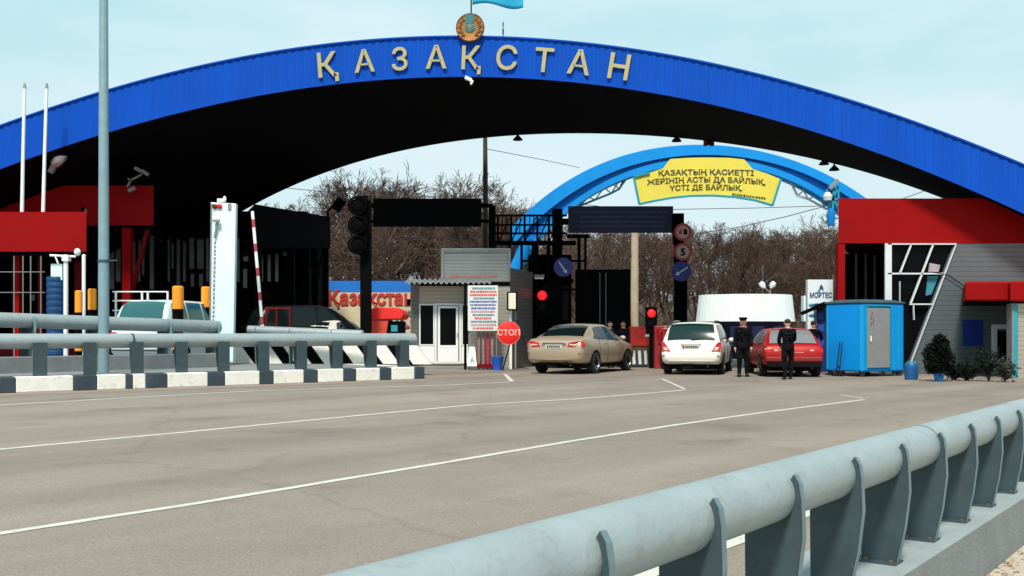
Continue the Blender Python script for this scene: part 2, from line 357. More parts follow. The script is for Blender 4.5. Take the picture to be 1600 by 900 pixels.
# dry litter along the foot of the plinth
rnd = random.Random(4); b = MB(); LIT = mat('dry_litter', (.34,.20,.09), .95, 0, .4, 6)
for i in range(900):
    t = rnd.uniform(2, 16); n_ = 1.49-abs(rnd.gauss(0, .07)); p = tn(t+3, n_, -.298); a = rnd.uniform(0, 6.3); s_ = rnd.uniform(.01,.035)
    u = Vector((math.cos(a), math.sin(a), rnd.uniform(-.1,.5)))*s_; v = Vector((-math.sin(a), math.cos(a), rnd.uniform(0,.6)))*s_*.5
    b.add([p, p+u, p+u+v, p+v], [(0,1,2,3)], LIT)
struct(b.obj('dry_leaf_litter'), 'stuff')
# ---------------------------------------------------------------- island kerb and its rail
K0 = Vector((-10.65,21.3,0)); K1 = Vector((-2.46,28.1,0)); KD_ = (K1-K0).normalized(); KL = (K1-K0).length; KN = Vector((-KD_.y, KD_.x, 0))
def kt(x):      # along-kerb distance of an image bearing
    u = (x-800)/1600; return (K0.x-u*K0.y)/(u*KD_.y-KD_.x)
bounds = [0,25,115,152,197,208,228,262,325,352,406,428,475,497,537,557,594,612,648,664]
ds = [kt(x) for x in bounds]; dark = True
pat = [(ds[i], ds[i+1], i % 2 == 0) for i in range(len(ds)-1)]
q = ds[0]; wh = True
for i in range(26):
    ln = .55 if not wh else 1.15; pat.append((q-ln, q, not wh)); q -= ln; wh = not wh
b = MB()
for a, c, dk in pat:
    p = K0+KD_*a; r_ = K0+KD_*c; g = KD_*.004
    poly = [p+g, r_-g, r_-g+KN*.3, p+g+KN*.3]
    b.prism(poly, (0,0,.335), KD if dk else KW)
e = K0+KD_*ds[-1]
b.prism([e+KN*.302-KD_*.3, e+KN*.302, e+KN*7, e+KN*7-KD_*.3], (0,0,.334), KW)
struct(b.obj('kerb', bevel=.02))
b = MB(); b.add([K0-KD_*40+Vector((0,0,.006)), K1+Vector((.05,0,.006)), K1-KN*.75+KD_*.5+Vector((0,0,.006)), K0-KN*.95-KD_*40+Vector((0,0,.006))], [(0,1,2,3)], GUTTER); struct(b.obj('gutter_strip'))
e0 = K0-KD_*40+KN*.3; b = MB()
b.prism([e0, e+KN*.3-KD_*.3, e+KN*7-KD_*.3, Vector((-6,62,0)), Vector((-90,62,0))], (0,0,.325), CONC); struct(b.obj('raised_carriageway'))
ISL = .33
def rail2(name, label, A, B, r, x_posts, zb, plinth, ws=None, near=None, endcap=True):
    A = Vector(A); B = Vector(B); t = thing(name, label, 'guardrail', (B.x, B.y, 0)); dn = (B-A).normalized(); dh = Vector((dn.x, dn.y, 0)).normalized()
    b = MB(); L_ = (B-A).length; b.tube([A+dn*L_*i/20 for i in range(21)]+[B+dn*.03], [r]*21+[r*.75], RAIL, 24); b.obj('rail_tube', t)
    nr = Vector((dh.y, -dh.x, 0)) if near is None else near
    for s_ in x_posts:
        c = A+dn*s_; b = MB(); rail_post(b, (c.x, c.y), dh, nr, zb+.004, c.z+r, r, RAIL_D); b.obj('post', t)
    if plinth:
        n0, n1, ztop, zlow = plinth; b = MB(); a_ = Vector((A.x, A.y, zlow)); c_ = Vector((B.x, B.y, zlow))-dh*.1
        b.prism([a_+nr*n0, c_+nr*n0, c_-nr*n1, a_-nr*n1], (0,0,ztop-zlow), CONC); b.obj('plinth', t, bevel=.015)
    return t
A = K0-KD_*14+KN*.34; A.z = 1.07; B = K1+KN*.34-KD_*.06; B.z = 1.09
LL = (B-A).length; pts = [14+KL*(.077+.0975*k) for k in range(-12, 10)]
rail2('guardrail', 'long grey pipe guardrail above the black and white painted kerb', A, B, .165, [p for p in pts if .3 < p < LL-.05], ISL, None, near=KN)
b = MB(); c = A+(B-A).normalized()*(kt(214)+14); dd = (B-A).normalized(); b.tube([c-dd*.025, c+dd*.025], .172, RAIL_D, 24); 
b.obj('pipe_joint', [o for o in COL.objects if o.name == 'guardrail.001'][0])
A = P(-330,489,20.5); B = P(341,511,28.5)
Ls = (B-A).length
def along(A, B, x):
    u = (x-800)/1600; d_ = (B-A).normalized(); return (A.x-u*A.y)/(u*d_.y-d_.x)
rail2('guardrail', 'shorter grey pipe guardrail ending beside the tall white panel', A, B, .175, [along(A, B, x) for x in (-240,-150,-55,48,150,260,335)], .70, (.3,.35,.70,.3))
A = P(388,515.5,31); B = P(566,523,30.2)
rail2('guardrail', 'pipe guardrail with an open dark end behind the longest kerb rail', A, B, .135, [along(A, B, x) for x in (402,455,520)], ISL, None)
b = MB(); b.tube([A+Vector((-.01,0,0)), A+Vector((-.26,.01,.01))], [.15,.155], BLACK, 20); b.obj('pipe_end', [o for o in COL.objects if o.name == 'guardrail.003'][0])
# black and white slanted crash barrier behind the rail
A = P(352,568,31.5); B = P(650,568,30.6); A.z = B.z = .33; dn = (B-A).normalized(); nn = Vector((-dn.y, dn.x, 0)); b = MB(); n_ = 13; wds = []; x = 0
for i in range(n_): wds.append(.50 if i % 2 == 0 else .40)
tot = sum(wds); x = 0; Lb = (B-A).length; sk = .42
for i, wd in enumerate(wds):
    a0, a1 = x/tot*Lb, (x+wd)/tot*Lb; x += wd; m = KW if i % 2 == 0 else BLACK
    pl = [A+dn*(a0+sk), A+dn*(a1+sk-.004), A+dn*(a1-.004)+Vector((0,0,.56)), A+dn*a0+Vector((0,0,.56))]
    b.prism(pl, nn*.3, m)
tag(b.obj('crash_barrier'), 'low crash barrier with slanted black and white stripes behind the kerb rail', 'crash barrier')
# ---------------------------------------------------------------- lamp post
p = P(162,582,24); t = thing('lamp_post', 'tall slender grey-blue lamp post rising between two pipe rails', 'lamp post', (p.x, p.y, ISL))
b = MB(); b.tube([(p.x, p.y, z) for z in (ISL, 3, 6, 9.4, 11)], [.125,.12,.11,.098,.09], RAIL_P, 20); b.obj('pole', t)
b = MB(); z = UZ(408, 24); b.tube([(p.x, p.y, z-.03), (p.x, p.y, z+.03)], .135, RAIL_D, 20); b.bar((p.x, p.y, z), (p.x+.32, p.y, z+.02), .03, RAIL_D); b.obj('collar', t)
b = MB(); b.tube([(p.x, p.y, 10.95), (p.x+.3, p.y-.3, 11.5), (p.x+1.1, p.y-1.1, 11.7)], .05, RAIL_P, 10); b.obj('arm', t)
b = MB(); b.ell((p.x+1.3, p.y-1.3, 11.68), (.35,.35,.1), GREYP); b.obj('lamp_head', t)
# ---------------------------------------------------------------- the big arch
def pf(u, y): Y = 32.38/(1+.123*u); return u*Y, Y, CAMZ-(y-HOR)/1600*Y
def pr(u, y): Y = 42.3/(1+.123*u); return u*Y, Y, CAMZ-(y-HOR)/1600*Y
def fit(pts, fn, deg=4):
    q = [fn((x-800)/1600, y) for x, y in pts]; X = [a[0] for a in q]; Z = [a[2] for a in q]
    c = np.polyfit(X, Z, deg); lo, hi = min(X), max(X); d1 = np.polyder(c)
    def f(x):
        if x < lo: return float(np.polyval(c, lo)+np.polyval(d1, lo)*(x-lo)-.011*(x-lo)**2)
        if x > hi: return float(np.polyval(c, hi)+np.polyval(d1, hi)*(x-hi)-.013*(x-hi)**2)
        return float(np.polyval(c, x))
    return f
ft = fit([(0,197),(155,142),(322,100),(400,87),(460,77),(591,61),(722,56),(872,62),(1000,77),(1060,87),(1130,104),(1250,135),(1318,153),(1420,186),(1516,223),(1600,257)], pf)
fb = fit([(0,265),(60,244),(155,211),(250,184),(350,160),(460,141),(591,127),(736,122),(910,128),(1060,152),(1150,174),(1264,202),(1396,250),(1504,294),(1600,333)], pf)
rb = fit([(395,319),(450,296),(520,267),(600,240),(700,221),(800,212),(900,209.5),(1000,212),(1090,218),(1150,226),(1279,250),(1390,280),(1475,311)], pr)
def ends(f, lo=-60, hi=60):
    x0 = 0
    while f(x0) > 0 and x0 > lo: x0 -= .1
    x1 = 0
    while f(x1) > 0 and x1 < hi: x1 += .1
    return x0, x1
fY = lambda X: 32.38-.123*X; rY = lambda X: 42.3-.123*X
t0 = ends(ft); b0 = ends(fb); r0 = ends(rb); rtp = lambda X: rb(X)+1.35; r1 = ends(rtp)
arch = thing('border_arch', 'huge blue ribbed arch across the whole road with gold country name', 'archway', (-1.3, fY(-1.3), 0))
NX = 900; b = MB(); vs = []; pw = [0,0,.02,.02]
for i in range(NX+1):
    s_ = i/NX; xt = t0[0]+(t0[1]-t0[0])*s_; xb_ = b0[0]+(b0[1]-b0[0])*s_
    xt = xb_ = max(min(xt, 60), -60)
    zt, zb = max(ft(xt), 0), max(min(fb(xb_), ft(xt)-.05), 0)
    dy = pw[i % 4]
    vs += [(xt, fY(xt)-dy, zt), (xb_, fY(xb_)-dy, zb)]
b.add(vs, [(2*i, 2*i+1, 2*i+3, 2*i+2) for i in range(NX)], BLUE); b.obj('fascia', arch)
NS = 90
def samp(e_, f): return [(x, max(f(x), 0)) for x in np.linspace(e_[0], e_[1], NS+1)]
FT, FB, RB, RT = samp(t0, ft), samp(b0, fb), samp(r0, rb), samp(r1, rtp)
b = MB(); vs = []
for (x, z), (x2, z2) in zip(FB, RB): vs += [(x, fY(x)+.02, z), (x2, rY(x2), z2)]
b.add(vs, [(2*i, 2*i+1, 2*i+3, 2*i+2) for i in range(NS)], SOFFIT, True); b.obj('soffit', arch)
b = MB(); vs = []
for (x, z), (x2, z2) in zip(FT, RT): vs += [(x, fY(x)+.005, z-.01), (x2, rY(x2), z2)]
b.add(vs, [(2*i, 2*i+1, 2*i+3, 2*i+2) for i in range(NS)], BLUE, True); b.obj('roof', arch)
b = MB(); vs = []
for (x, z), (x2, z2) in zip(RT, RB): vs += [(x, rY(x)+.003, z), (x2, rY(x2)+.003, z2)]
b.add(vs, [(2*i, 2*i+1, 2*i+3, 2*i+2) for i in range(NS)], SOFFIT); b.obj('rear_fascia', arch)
# blue edging along both rims of the fascia
for f in (ft, fb):
    b = MB()
    e_ = t0 if f is ft else b0
    xs = np.linspace(e_[0]+.1, e_[1]-.1, 120)
    for x, x2 in zip(xs[:-1], xs[1:]):
        b.bar((x, fY(x)-.04, f(x)-(.02 if f is ft else -.02)), (x2, fY(x2)-.04, f(x2)-(.02 if f is ft else -.02)), .05, BLUE, .05)
    b.obj('rim_trim', arch)
ang = math.atan2(-.123, 1)
for ch, x, y, h in [('Қ',511,102,36),('А',570,96,33),('З',625,93,33),('А',682,90,34),('Қ',735,91,34),('С',792,91,35),('Т',850,95,35),('А',905,98,36),('Н',967,105,37)]:
    X, Y, Z = pf((x-800)/1600, y); sl_ = (ft(X+.5)-ft(X-.5)); th = math.atan(sl_)
    hh = h/1600*Y*1.05; size = hh/.727
    me = text(ch, size, .03, .012*size)
    xs = [v.co.x for v in me.vertices]; cx = (min(xs)+max(xs))/2
    if ch == 'Қ': cx -= .04*size
    M = plane_M((X, Y-.075, Z), ang, th) @ Matrix.Translation((-cx, -hh/2, 0))
    b = MB(); b.mesh(me, M, GOLD); b.obj('letter', arch)
# emblem
X, Y, Z = pf((735-800)/1600, 45.5); Ye = Y-.16; t = thing('state_emblem', 'round orange and teal emblem mounted on top of the blue arch', 'emblem', (X, Ye, Z-.46))
OR = mat('emblem_gold', (.42,.155,.022), .6, 0, .15, 6); ORD = mat('emblem_brown', (.13,.045,.012), .6, 0, .2, 6); ORL = mat('emblem_light_gold', (.45,.24,.06), .45, .1, .1, 6); TL = mat('emblem_teal', (.012,.16,.18), .5, 0, .1, 6)
M = Matrix.Translation((X, Ye, Z)) @ Matrix.Rotation(ang, 4, 'Z')
b = MB(); b.M = M; b.lathe([(.44,.06),(.44,-.02),(.42,-.04),(.40,-.03),(0.001,-.03)], OR, 40, axis='Y'); b.obj('disc', t)
b = MB(); b.M = M; b.lathe([(.452,.06),(.452,-.045),(.425,-.055),(.41,-.03)], ORD, 40, axis='Y', caps=False); b.obj('rim', t)
b = MB(); b.M = M
for k in range(24):
    a = 2*math.pi*k/24; b.bar((math.sin(a)*.2, -.035, math.cos(a)*.2), (math.sin(a)*.36, -.035, math.cos(a)*.36), .022, ORL, .02, (0,1,0))
for s_ in (-1, 1):      # winged horse shapes as curved feathers each side
    for k in range(5):
        a = .5+k*.42; b.prism([(s_*math.sin(a)*.30, -.045, -math.cos(a)*.30), (s_*math.sin(a+.32)*.40, -.045, -math.cos(a+.32)*.40), (s_*math.sin(a+.42)*.27, -.045, -math.cos(a+.42)*.27)], (0,-.02,0), ORD)
b.obj('relief', t)
b = MB(); b.M = M; b.lathe([(.17,-.03),(.17,-.05),(.13,-.06),(.001,-.06)], TL, 24, axis='Y')
b.prism([(-.11,-.05,.12),(.11,-.05,.12),(.15,-.05,.40),(-.15,-.05,.40)], (0,-.02,0), TL)
b.obj('centre', t)
b = MB(); b.M = M
for a in (0, 60, 120): b.bar((math.sin(R(a))*-.12, -.068, math.cos(R(a))*-.12), (math.sin(R(a))*.12, -.068, math.cos(R(a))*.12), .018, ORL, .016, (0,1,0))
b.obj('lattice', t)
# flag
X, Y, Z = pf((736-800)/1600, 58); Yp = Y+.12; t = thing('flagpole', 'thin dark flagpole standing on the crown of the blue arch', 'flagpole', (X, Yp, Z-.3))
b = MB(); b.tube([(X, Yp, Z-.3), (X, Yp, UZ(-45, Yp))], [.03,.02], STEEL, 8); b.obj('pole', t)
b = MB(); b.ell((X, Yp, UZ(-46.5, Yp)), (.045,.045,.045), GOLD, 10, 6); b.obj('finial', t)
b = MB(); vs = []; nu, nv = 24, 8
for i in range(nu+1):
    for j in range(nv+1):
        u, v = i/nu, j/nv; vs.append((X+.04+u*1.62, Yp+.09*math.sin(u*8+v)*u, UZ(-38,Yp)-v*.93-u*.02-.07*u*u+.05*math.sin(u*6.5)*(.3+v)))
b.add(vs, [(i*(nv+1)+j, (i+1)*(nv+1)+j, (i+1)*(nv+1)+j+1, i*(nv+1)+j+1) for i in range(nu) for j in range(nv)], mat('flag_cloth', (.0,.30,.50), .7, 0, .1, 2), True)
o = b.obj('flag'); sm = o.modifiers.new('cloth', 'SOLIDIFY'); sm.thickness = .006
tag(o, 'pale blue flag flying above the round emblem', 'flag')
X, Y, Z = pf((786-800)/1600, 58); b = MB(); b.tube([(X, Y+.3, Z-.2), (X, Y+.3, UZ(31, Y))], [.018,.012], STEEL, 6); b.cb((X, Y+.3, UZ(45, Y)), (.05,.05,.16), STEEL); b.cb((X, Y+.3, UZ(33, Y)), (.04,.04,.1), STEEL)
tag(b.obj('antenna'), 'short whip antenna on the arch crown beside the emblem', 'antenna')
# camera under the crown
X, Y, Z = pf((733-800)/1600, 126); Y -= .25; t = thing('security_camera', 'white security camera hanging under the gold letters on the arch', 'security camera', (X, Y, Z-.1))
b = MB(); b.bar((X+.02, Y+.3, Z+.05), (X, Y, Z), .04, CAMBODY); b.obj('bracket', t)
b = MB(); b.M = Matrix.Translation((X, Y, Z-.02)) @ Matrix.Rotation(.45, 4, 'Y'); b.box((-.13,-.08,-.05), (.10,.08,.055), CAMBODY); b.obj('housing', t, bevel=.015)
b = MB(); b.M = Matrix.Translation((X, Y, Z-.02)) @ Matrix.Rotation(.45, 4, 'Y'); b.box((.102,-.08,-.12), (.16,.08,.015), CAMBODY); b.obj('hood', t)
# lamps hung from the rear rim
for i, (x, y, lab) in enumerate([(809,217,'black cone lamp under the rear arch rim above the grey kiosk'), (1056,219,'black cone lamp hanging above the left part of the yellow banner arch'), (1285,255,'black cone lamp on the rear arch rim, left of a close pair'), (1301,264,'black cone lamp on the rear arch rim, right of a close pair')]):
    X, Y, Z = pr((x-800)/1600, y); Y -= .2; t = thing('arch_lamp', lab, 'lamp', (X, Y, Z-.12), 0, 'lamps under the arch')
    b = MB(); b.lathe([(.21,-.09),(.17,-.02),(.07,.08),(.04,.12)], BLACK, 16, (X, Y, Z)); b.obj('shade', t)
    b = MB(); b.bar((X, Y, Z+.12), (X, Y, rb(X)+.05), .05, BLACK); b.obj('stem', t)
X, Y, Z = pr((1106-800)/1600, 223); Y -= .2; t = thing('bracket_box', 'small dark red bracket box hanging under the rear arch rim', 'bracket', (X, Y, Z-.12))
b = MB(); b.cb((X-.13, Y, Z), (.14,.2,.32), RED_D); b.cb((X+.13, Y, Z), (.14,.2,.32), RED_D); b.obj('side_plate', t); b = MB(); b.cb((X, Y, Z-.02), (.12,.2,.2), BLACK); b.obj('core', t)
# ---------------------------------------------------------------- second, light blue arch
D2 = 52
def fit2(pts, D):
    X = [UX(x, D) for x, y in pts]; Z = [UZ(y, D) for x, y in pts]; c = np.polyfit(X, Z, 4); return lambda x: float(np.polyval(c, x))
o_ = fit2([(812,343),(836,321),(880,289),(917,267),(960,250),(1022,234),(1080,229.5),(1125,230),(1185,239),(1260,263),(1342,307),(1375,333)], D2)
i_ = fit2([(826,358),(842,343),(880,312),(942,277),(1000,257),(1047,248),(1105,245),(1160,248),(1210,259),(1270,282),(1330,315),(1358,338)], D2)
j_ = fit2([(838,380),(873,345),(920,309),(979,280),(1040,264),(1105,259),(1170,265),(1220,279),(1270,304),(1310,334),(1330,350)], D2)
t = thing('banner_arch', 'light blue lattice arch carrying a yellow slogan banner behind the big arch', 'archway', (UX(1090, D2), D2, 0))
def band(f, g, x0, x1, y0, y1, m, name, par, n=60):
    b = MB(); vs = []
    for x in np.linspace(UX(x0, D2), UX(x1, D2), n): vs += [(x, y0, f(x)), (x, y1, f(x)), (x, y1, g(x)), (x, y0, g(x))]
    fs = []
    for k in range(n-1):
        for q in range(4): fs.append((4*k+q, 4*k+(q+1)%4, 4*k+4+(q+1)%4, 4*k+4+q))
    fs += [(3,2,1,0), (4*n-4, 4*n-3, 4*n-2, 4*n-1)]
    b.add(vs, fs, m, True); return b.obj(name, par)
band(o_, lambda x: i_(x)+.0, 800, 1385, D2-.5, D2+.5, SKYBLUE, 'upper_beam', t)
band(lambda x: i_(x)-.02, lambda x: j_(x)+.35, 815, 1375, D2-.25, D2+.3, SKYBLUE2, 'web_beam', t)
band(lambda x: j_(x)+.33, lambda x: j_(x), 828, 1365, D2-.42, D2+.42, SKYBLUE, 'lower_beam', t)
# legs
for x, xt in ((808, 800), (1368, 1385)):
    b = MB(); b.tube([P(xt+22 if x < 900 else xt-26, 372, D2), P(x+8 if x < 900 else x+20, 400, D2), P(x if x < 900 else x+36, 415, D2), Vector((UX(x-4 if x < 900 else x+50, D2), D2, 0))], [.42,.38,.34,.32], SKYBLUE, 16); b.obj('leg', t)
# lattice under the arch
LATW = mat('lattice_white', (.62,.68,.68), .5, 0, .08, 4)
for seg in ([(905,322),(930,312),(955,302),(968,295),(975,280)], [(1236,285),(1246,306),(1263,311),(1290,326),(1312,332)]):
    b = MB()
    for (x, y), (x2, y2) in zip(seg[:-1], seg[1:]): b.bar(P(x, y, D2), P(x2, y2, D2), .1, TEAL if seg[0][0] < 1000 else LATW)
    for (x, y) in seg[:-1]:
        X = UX(x, D2); b.bar(P(x, y, D2), (X+.35, D2, j_(X+.35)), .07, LATW); 
        b.bar(P(x, y, D2), (X-.3, D2, j_(max(X-.3, UX(840, D2)))), .06, LATW)
    b.obj('hanging_lattice', t)
# banner
Yb = D2-.62; YEL = mat('banner_yellow', (.74,.60,.07), .6, 0, .05, 1)
edge = [(990,276),(1015,270),(1036,263),(1047,248.5),(1075,246.5),(1105,246),(1140,246.5),(1163,249),(1176,264),(1198,271),(1220,280),(1207,321),(1180,313),(1150,308),(1115,305.5),(1080,306),(1050,309),(1022,314),(999,319)]
t2 = thing('slogan_banner', 'yellow curved slogan banner with teal border hung on the light blue arch', 'banner', (UX(1105, D2), Yb, UZ(320, Yb)))
q = [P(x, y, Yb) for x, y in edge]; b = MB(); b.prism(q, (0,.06,0), YEL); b.obj('panel', t2)
b = MB()
fr = edge[10:]+edge[:2]
for (x, y), (x2, y2) in zip(fr[:-1], fr[1:]): b.bar(P(x, y, Yb-.03), P(x2, y2, Yb-.03), .13, TEAL, .10)
b.obj('border', t2)
INK = mat('banner_ink', (.05,.05,.02), .6, 0, 0)
def curved(txt, x0, x1, yfn, h, D, m, mb, off=.02):
    me = text(txt, 1, .01, off); xs = [v.co.x for v in me.vertices]; a, c = min(xs), max(xs); W = UX(x1, D)-UX(x0, D); H = h/1600*D/.727
    vs = []
    for v in me.vertices:
        u = (v.co.x-a)/(c-a); X = UX(x0, D)+u*W; xi = x0+u*(x1-x0); vs.append((X, D-v.co.z, UZ(yfn(xi), D)+v.co.y*H))
    mb.add(vs, [tuple(p_.vertices) for p_ in me.polygons], m)
b = MB(); cv = lambda base, s: (lambda x: base+s*((x-1105)/100)**2)
curved('ҚАЗАҚТЫҢ ҚАСИЕТТІ', 1029, 1178, cv(272.8,3.0), 8.2, Yb-.015, INK, b)
curved('ЖЕРІНІҢ АСТЫ ДА БАЙЛЫҚ,', 1011, 1196, cv(284.6,5), 8.2, Yb-.015, INK, b)
curved('ҮСТІ ДЕ БАЙЛЫҚ.', 1046, 1160, cv(296.6,4), 8.2, Yb-.015, INK, b)
rr = random.Random(2); x = 1144
while x < 1194:
    wd = rr.uniform(1.5, 3.2); b.cb(P(x+wd/2, 303.5+(x-1144)*.13, Yb-.012), (wd/1600*D2, .02, rr.uniform(2,3.4)/1600*D2), INK); x += wd+rr.uniform(.8,1.4)
b.obj('lettering', t2)
t = thing('floodlight', 'blue steel floodlight and camera cluster on the light blue arch end', 'floodlight', tuple(P(1300,345,D2-.8)))
b = MB(); c = P(1300,312,D2-.8)
for dx, dz, ex, ez in ((-.2,-.4,.3,.6),(-.3,.5,.4,-.5),(.0,-.9,.1,1.0),(.35,-.8,.3,.7),(-.35,.1,.5,.0),(-.2,-1,.45,-.9)): b.bar(c+Vector((dx,0,dz)), c+Vector((ex,0,ez)), .09, TEAL)
b.obj('frame', t)
b = MB(); b.lathe([(.2,-.2),(.24,0),(.12,.2)], LATW, 12, c+Vector((-.25,-.1,.15))); b.obj('lamp_head', t)
b = MB(); b.M = Matrix.Translation(c+Vector((.05,-.1,.75))) @ Matrix.Rotation(-.8, 4, 'Y'); b.box((-.3,-.1,-.09), (.3,.1,.09), GREYP); b.obj('camera_housing', t)
b = MB(); b.lathe([(.17,-.35),(.22,.2),(.14,.5)], SKYBLUE2, 14, c+Vector((-.05,0,-.95))); b.obj('base_drum', t)
# ---------------------------------------------------------------- pavilion on the raised carriageway
WIN = mat('window_glass', (.10,.13,.14), .08, 0, 0, spec=.8)
WINL = mat('window_pale', (.10,.11,.108), .25, 0, .3, 2)
BASEZ = .33
def wbox(b, x0, x1, y0, y1, D, dp, m):     # box from image bearings at distance D, depth dp
    z1, z0 = UZ(y0, D), UZ(y1, D); return b.box((UX(x0, D), D, z0), (UX(x1, D), D+dp, z1), m)
def sbox(b, x0, x1, z0, z1, D, dp, m, k):       # a box whose sides run back along a slanting line
    return b.prism([(x0, D, z0), (x1, D, z0), (x1, D, z1), (x0, D, z1)], (k*dp, dp, 0), m)
KL_, KR_ = -.46, .42
pv = thing('customs_pavilion', 'red parapet customs pavilion with red columns under the arch beside the pale lamp post', 'building', (UX(120,38), 38, BASEZ))
b = MB(); sbox(b, -21, UX(240,37), UZ(352,37), UZ(290,37), 37, 9, RED, KL_); b.obj('parapet', pv)
b = MB(); sbox(b, -21, UX(135,33), UZ(393,33), UZ(331,33), 33, 3.97, RED, KL_); b.obj('porch_fascia', pv)
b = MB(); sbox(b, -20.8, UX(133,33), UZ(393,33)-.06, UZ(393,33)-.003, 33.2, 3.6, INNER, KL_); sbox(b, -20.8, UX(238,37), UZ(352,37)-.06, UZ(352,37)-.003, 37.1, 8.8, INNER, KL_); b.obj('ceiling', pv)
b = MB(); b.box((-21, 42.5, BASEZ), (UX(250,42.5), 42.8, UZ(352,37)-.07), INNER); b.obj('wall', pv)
for x, D, wd in ((25,34,.2),(62,34.5,.12),(122,36.3,.25),(197,37.2,.3),(-20,34,.2)):
    top = UZ(393,33)-.06 if D < 36.9 else UZ(352,37)-.06
    b = MB(); b.box((UX(x,D)-wd/2, D, BASEZ), (UX(x,D)+wd/2, D+wd, top), RED if x in (197,25) else RED_D); b.obj('column', pv)
b = MB(); b.bar((UX(207,37.6), 37.6, UZ(452,37.6)), (UX(231,37.6), 37.6, UZ(358,37.6)), .14, RED_D); b.obj('brace', pv)
b = MB(); b.box((-21, 37.3, BASEZ), (UX(128,37.4), 37.4, .95), RED_D); b.obj('low_wall', pv)
rr = random.Random(8)
for x0, x1, y0, y1 in [(152,155,366,450),(160,162,372,440),(208,211,366,450),(222,225,380,430),(20,23,398,470),(75,80,398,440),(-20,-10,400,470),(48,54,398,470),(140,150,362,395),(165,178,360,452),(181,188,362,440),(216,219,365,440),(234,240,368,452),(5,12,400,450),(88,93,398,480)]:
    b = MB(); D = 42.3; b.box((UX(x0,D), D, UZ(y1,D)), (UX(x1,D), D+.08, UZ(y0,D)), WINL); b.obj('window', pv)
rl = thing('hand_railing', 'thin grey bar railing in front of the red porch columns', 'railing', (UX(20,32.5), 32.5, BASEZ))
GR = mat('galvanised', (.22,.215,.205), .55, .3, .15, 5)
for y in (425,457): 
    b = MB(); b.tube([(UX(-60,32.5), 32.5, UZ(y,32.5)), (UX(70,32.5), 32.5, UZ(y,32.5))], .012, GR, 8); b.obj('bar', rl)
for x in (-45,-12,22,36,48,64):
    b = MB(); b.tube([(UX(x,32.5), 32.5, BASEZ), (UX(x,32.5), 32.5, UZ(400 if x > 0 else 425,32.5))], .02, GR, 8); b.obj('post', rl)
rl = thing('white_railing', 'short white tubular railing behind the pale minivan', 'railing', (UX(215,35), 35, BASEZ))
for y in (456,470,485):
    b = MB(); b.tube([(UX(176,35), 35, UZ(y,35)), (UX(262,35), 35, UZ(y,35))], .025, WHITE, 8); b.obj('bar', rl)
for x in (181,222,231,262):
    b = MB(); b.tube([(UX(x,35), 35, BASEZ), (UX(x,35), 35, UZ(455,35))], .04, WHITE, 8); b.obj('post', rl)
# dark booths further under the arch
db = thing('inspection_hall', 'long black inspection hall with faint window strips deep under the arch', 'building', (UX(340,42), 44, BASEZ))
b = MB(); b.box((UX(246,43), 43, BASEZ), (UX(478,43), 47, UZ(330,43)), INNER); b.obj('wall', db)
q = [P(398,319,38), P(516,339,44), P(516,388,44), P(398,388,38)]
b = MB(); b.prism(q, (-1.5,4,0), BLACK); b.obj('canopy', db)
for x, D in ((402,38.4),(455,41),(478,42.2),(492,43),(508,43.9)):
    b = MB(); b.box((UX(x,D)-.12, D, BASEZ), (UX(x,D)+.12, D+.24, UZ(386,D)), BLACK); b.obj('post', db)
b = MB(); b.bar(P(470,390,42.2), P(500,430,43.4), .12, BLACK); b.bar(P(494,430,43.2), P(508,390,43.9), .12, BLACK); b.obj('knee_brace', db)
for x0, x1, y0, y1 in [(322,326,372,440),(330,334,374,420),(370,374,372,440),(380,388,372,408),(408,411,368,440),(458,461,370,450),(268,271,380,420),(286,290,378,440),(380,386,420,450),(262,265,374,440),(276,281,374,445),(296,303,372,420),(308,318,374,420),(418,423,368,440),(430,435,368,440),(442,448,366,400),(250,253,374,440),(298,303,428,448),(311,317,428,448)]:
    b = MB(); D = 42.8; b.box((UX(x0,D), D, UZ(y1,D)), (UX(x1,D), D+.08, UZ(y0,D)), WINL); b.obj('window', db)
for i, (x, y, D, lab) in enumerate([(520,320,42,'black floodlight on a curved arm at the canopy corner'), ]):
    t = thing('floodlight', lab, 'floodlight', tuple(P(x,y,D)))
    b = MB(); b.tube([P(513,345,43.8), P(512,330,43.8), P(520,322,43.6), P(527,318,43.4)], .05, BLACK, 8); b.obj('arm', t)
    b = MB(); b.M = Matrix.Translation(P(529,320,43.4)) @ Matrix.Rotation(.6, 4, 'Y'); b.box((-.2,-.15,-.28), (.2,.15,.28), BLACK); b.obj('lamp_head', t, bevel=.03)
# floodlights and cameras on the red parapet
t = thing('floodlight', 'silver floodlight hanging below the blue arch edge near two white poles', 'floodlight', tuple(P(88,255,35)))
b = MB(); b.bar(P(79,270,35), P(86,256,35), .16, GR); b.obj('arm', t)
b = MB(); b.M = Matrix.Translation(P(91,249,35)) @ Matrix.Rotation(R(35), 4, 'Y'); b.lathe([(.05,-.32),(.17,-.2),(.22,.1),(.19,.3),(.05,.36)], mat('lamp_silver', (.5,.55,.55), .25, .6, .1, 4), 16); b.obj('lamp_head', t)
b = MB(); b.M = Matrix.Translation(P(91,249,35)) @ Matrix.Rotation(R(35), 4, 'Y'); b.ell((.02,-.14,.05), (.13,.1,.2), mat('lamp_lens', (.75,.8,.78), .2, 0, 0)); b.obj('lens', t)
t = thing('camera_cluster', 'cluster of grey cameras on bent brackets on the red parapet corner', 'camera', tuple(P(215,290,36.6)))
b = MB()
for (x, y), (x2, y2) in [((199,292),(205,281)),((205,281),(214,277)),((214,277),(222,272)),((203,297),(208,292)),((205,283),(200,279))]: b.bar(P(x,y,36.6), P(x2,y2,36.6), .06, GR)
b.obj('bracket', t)
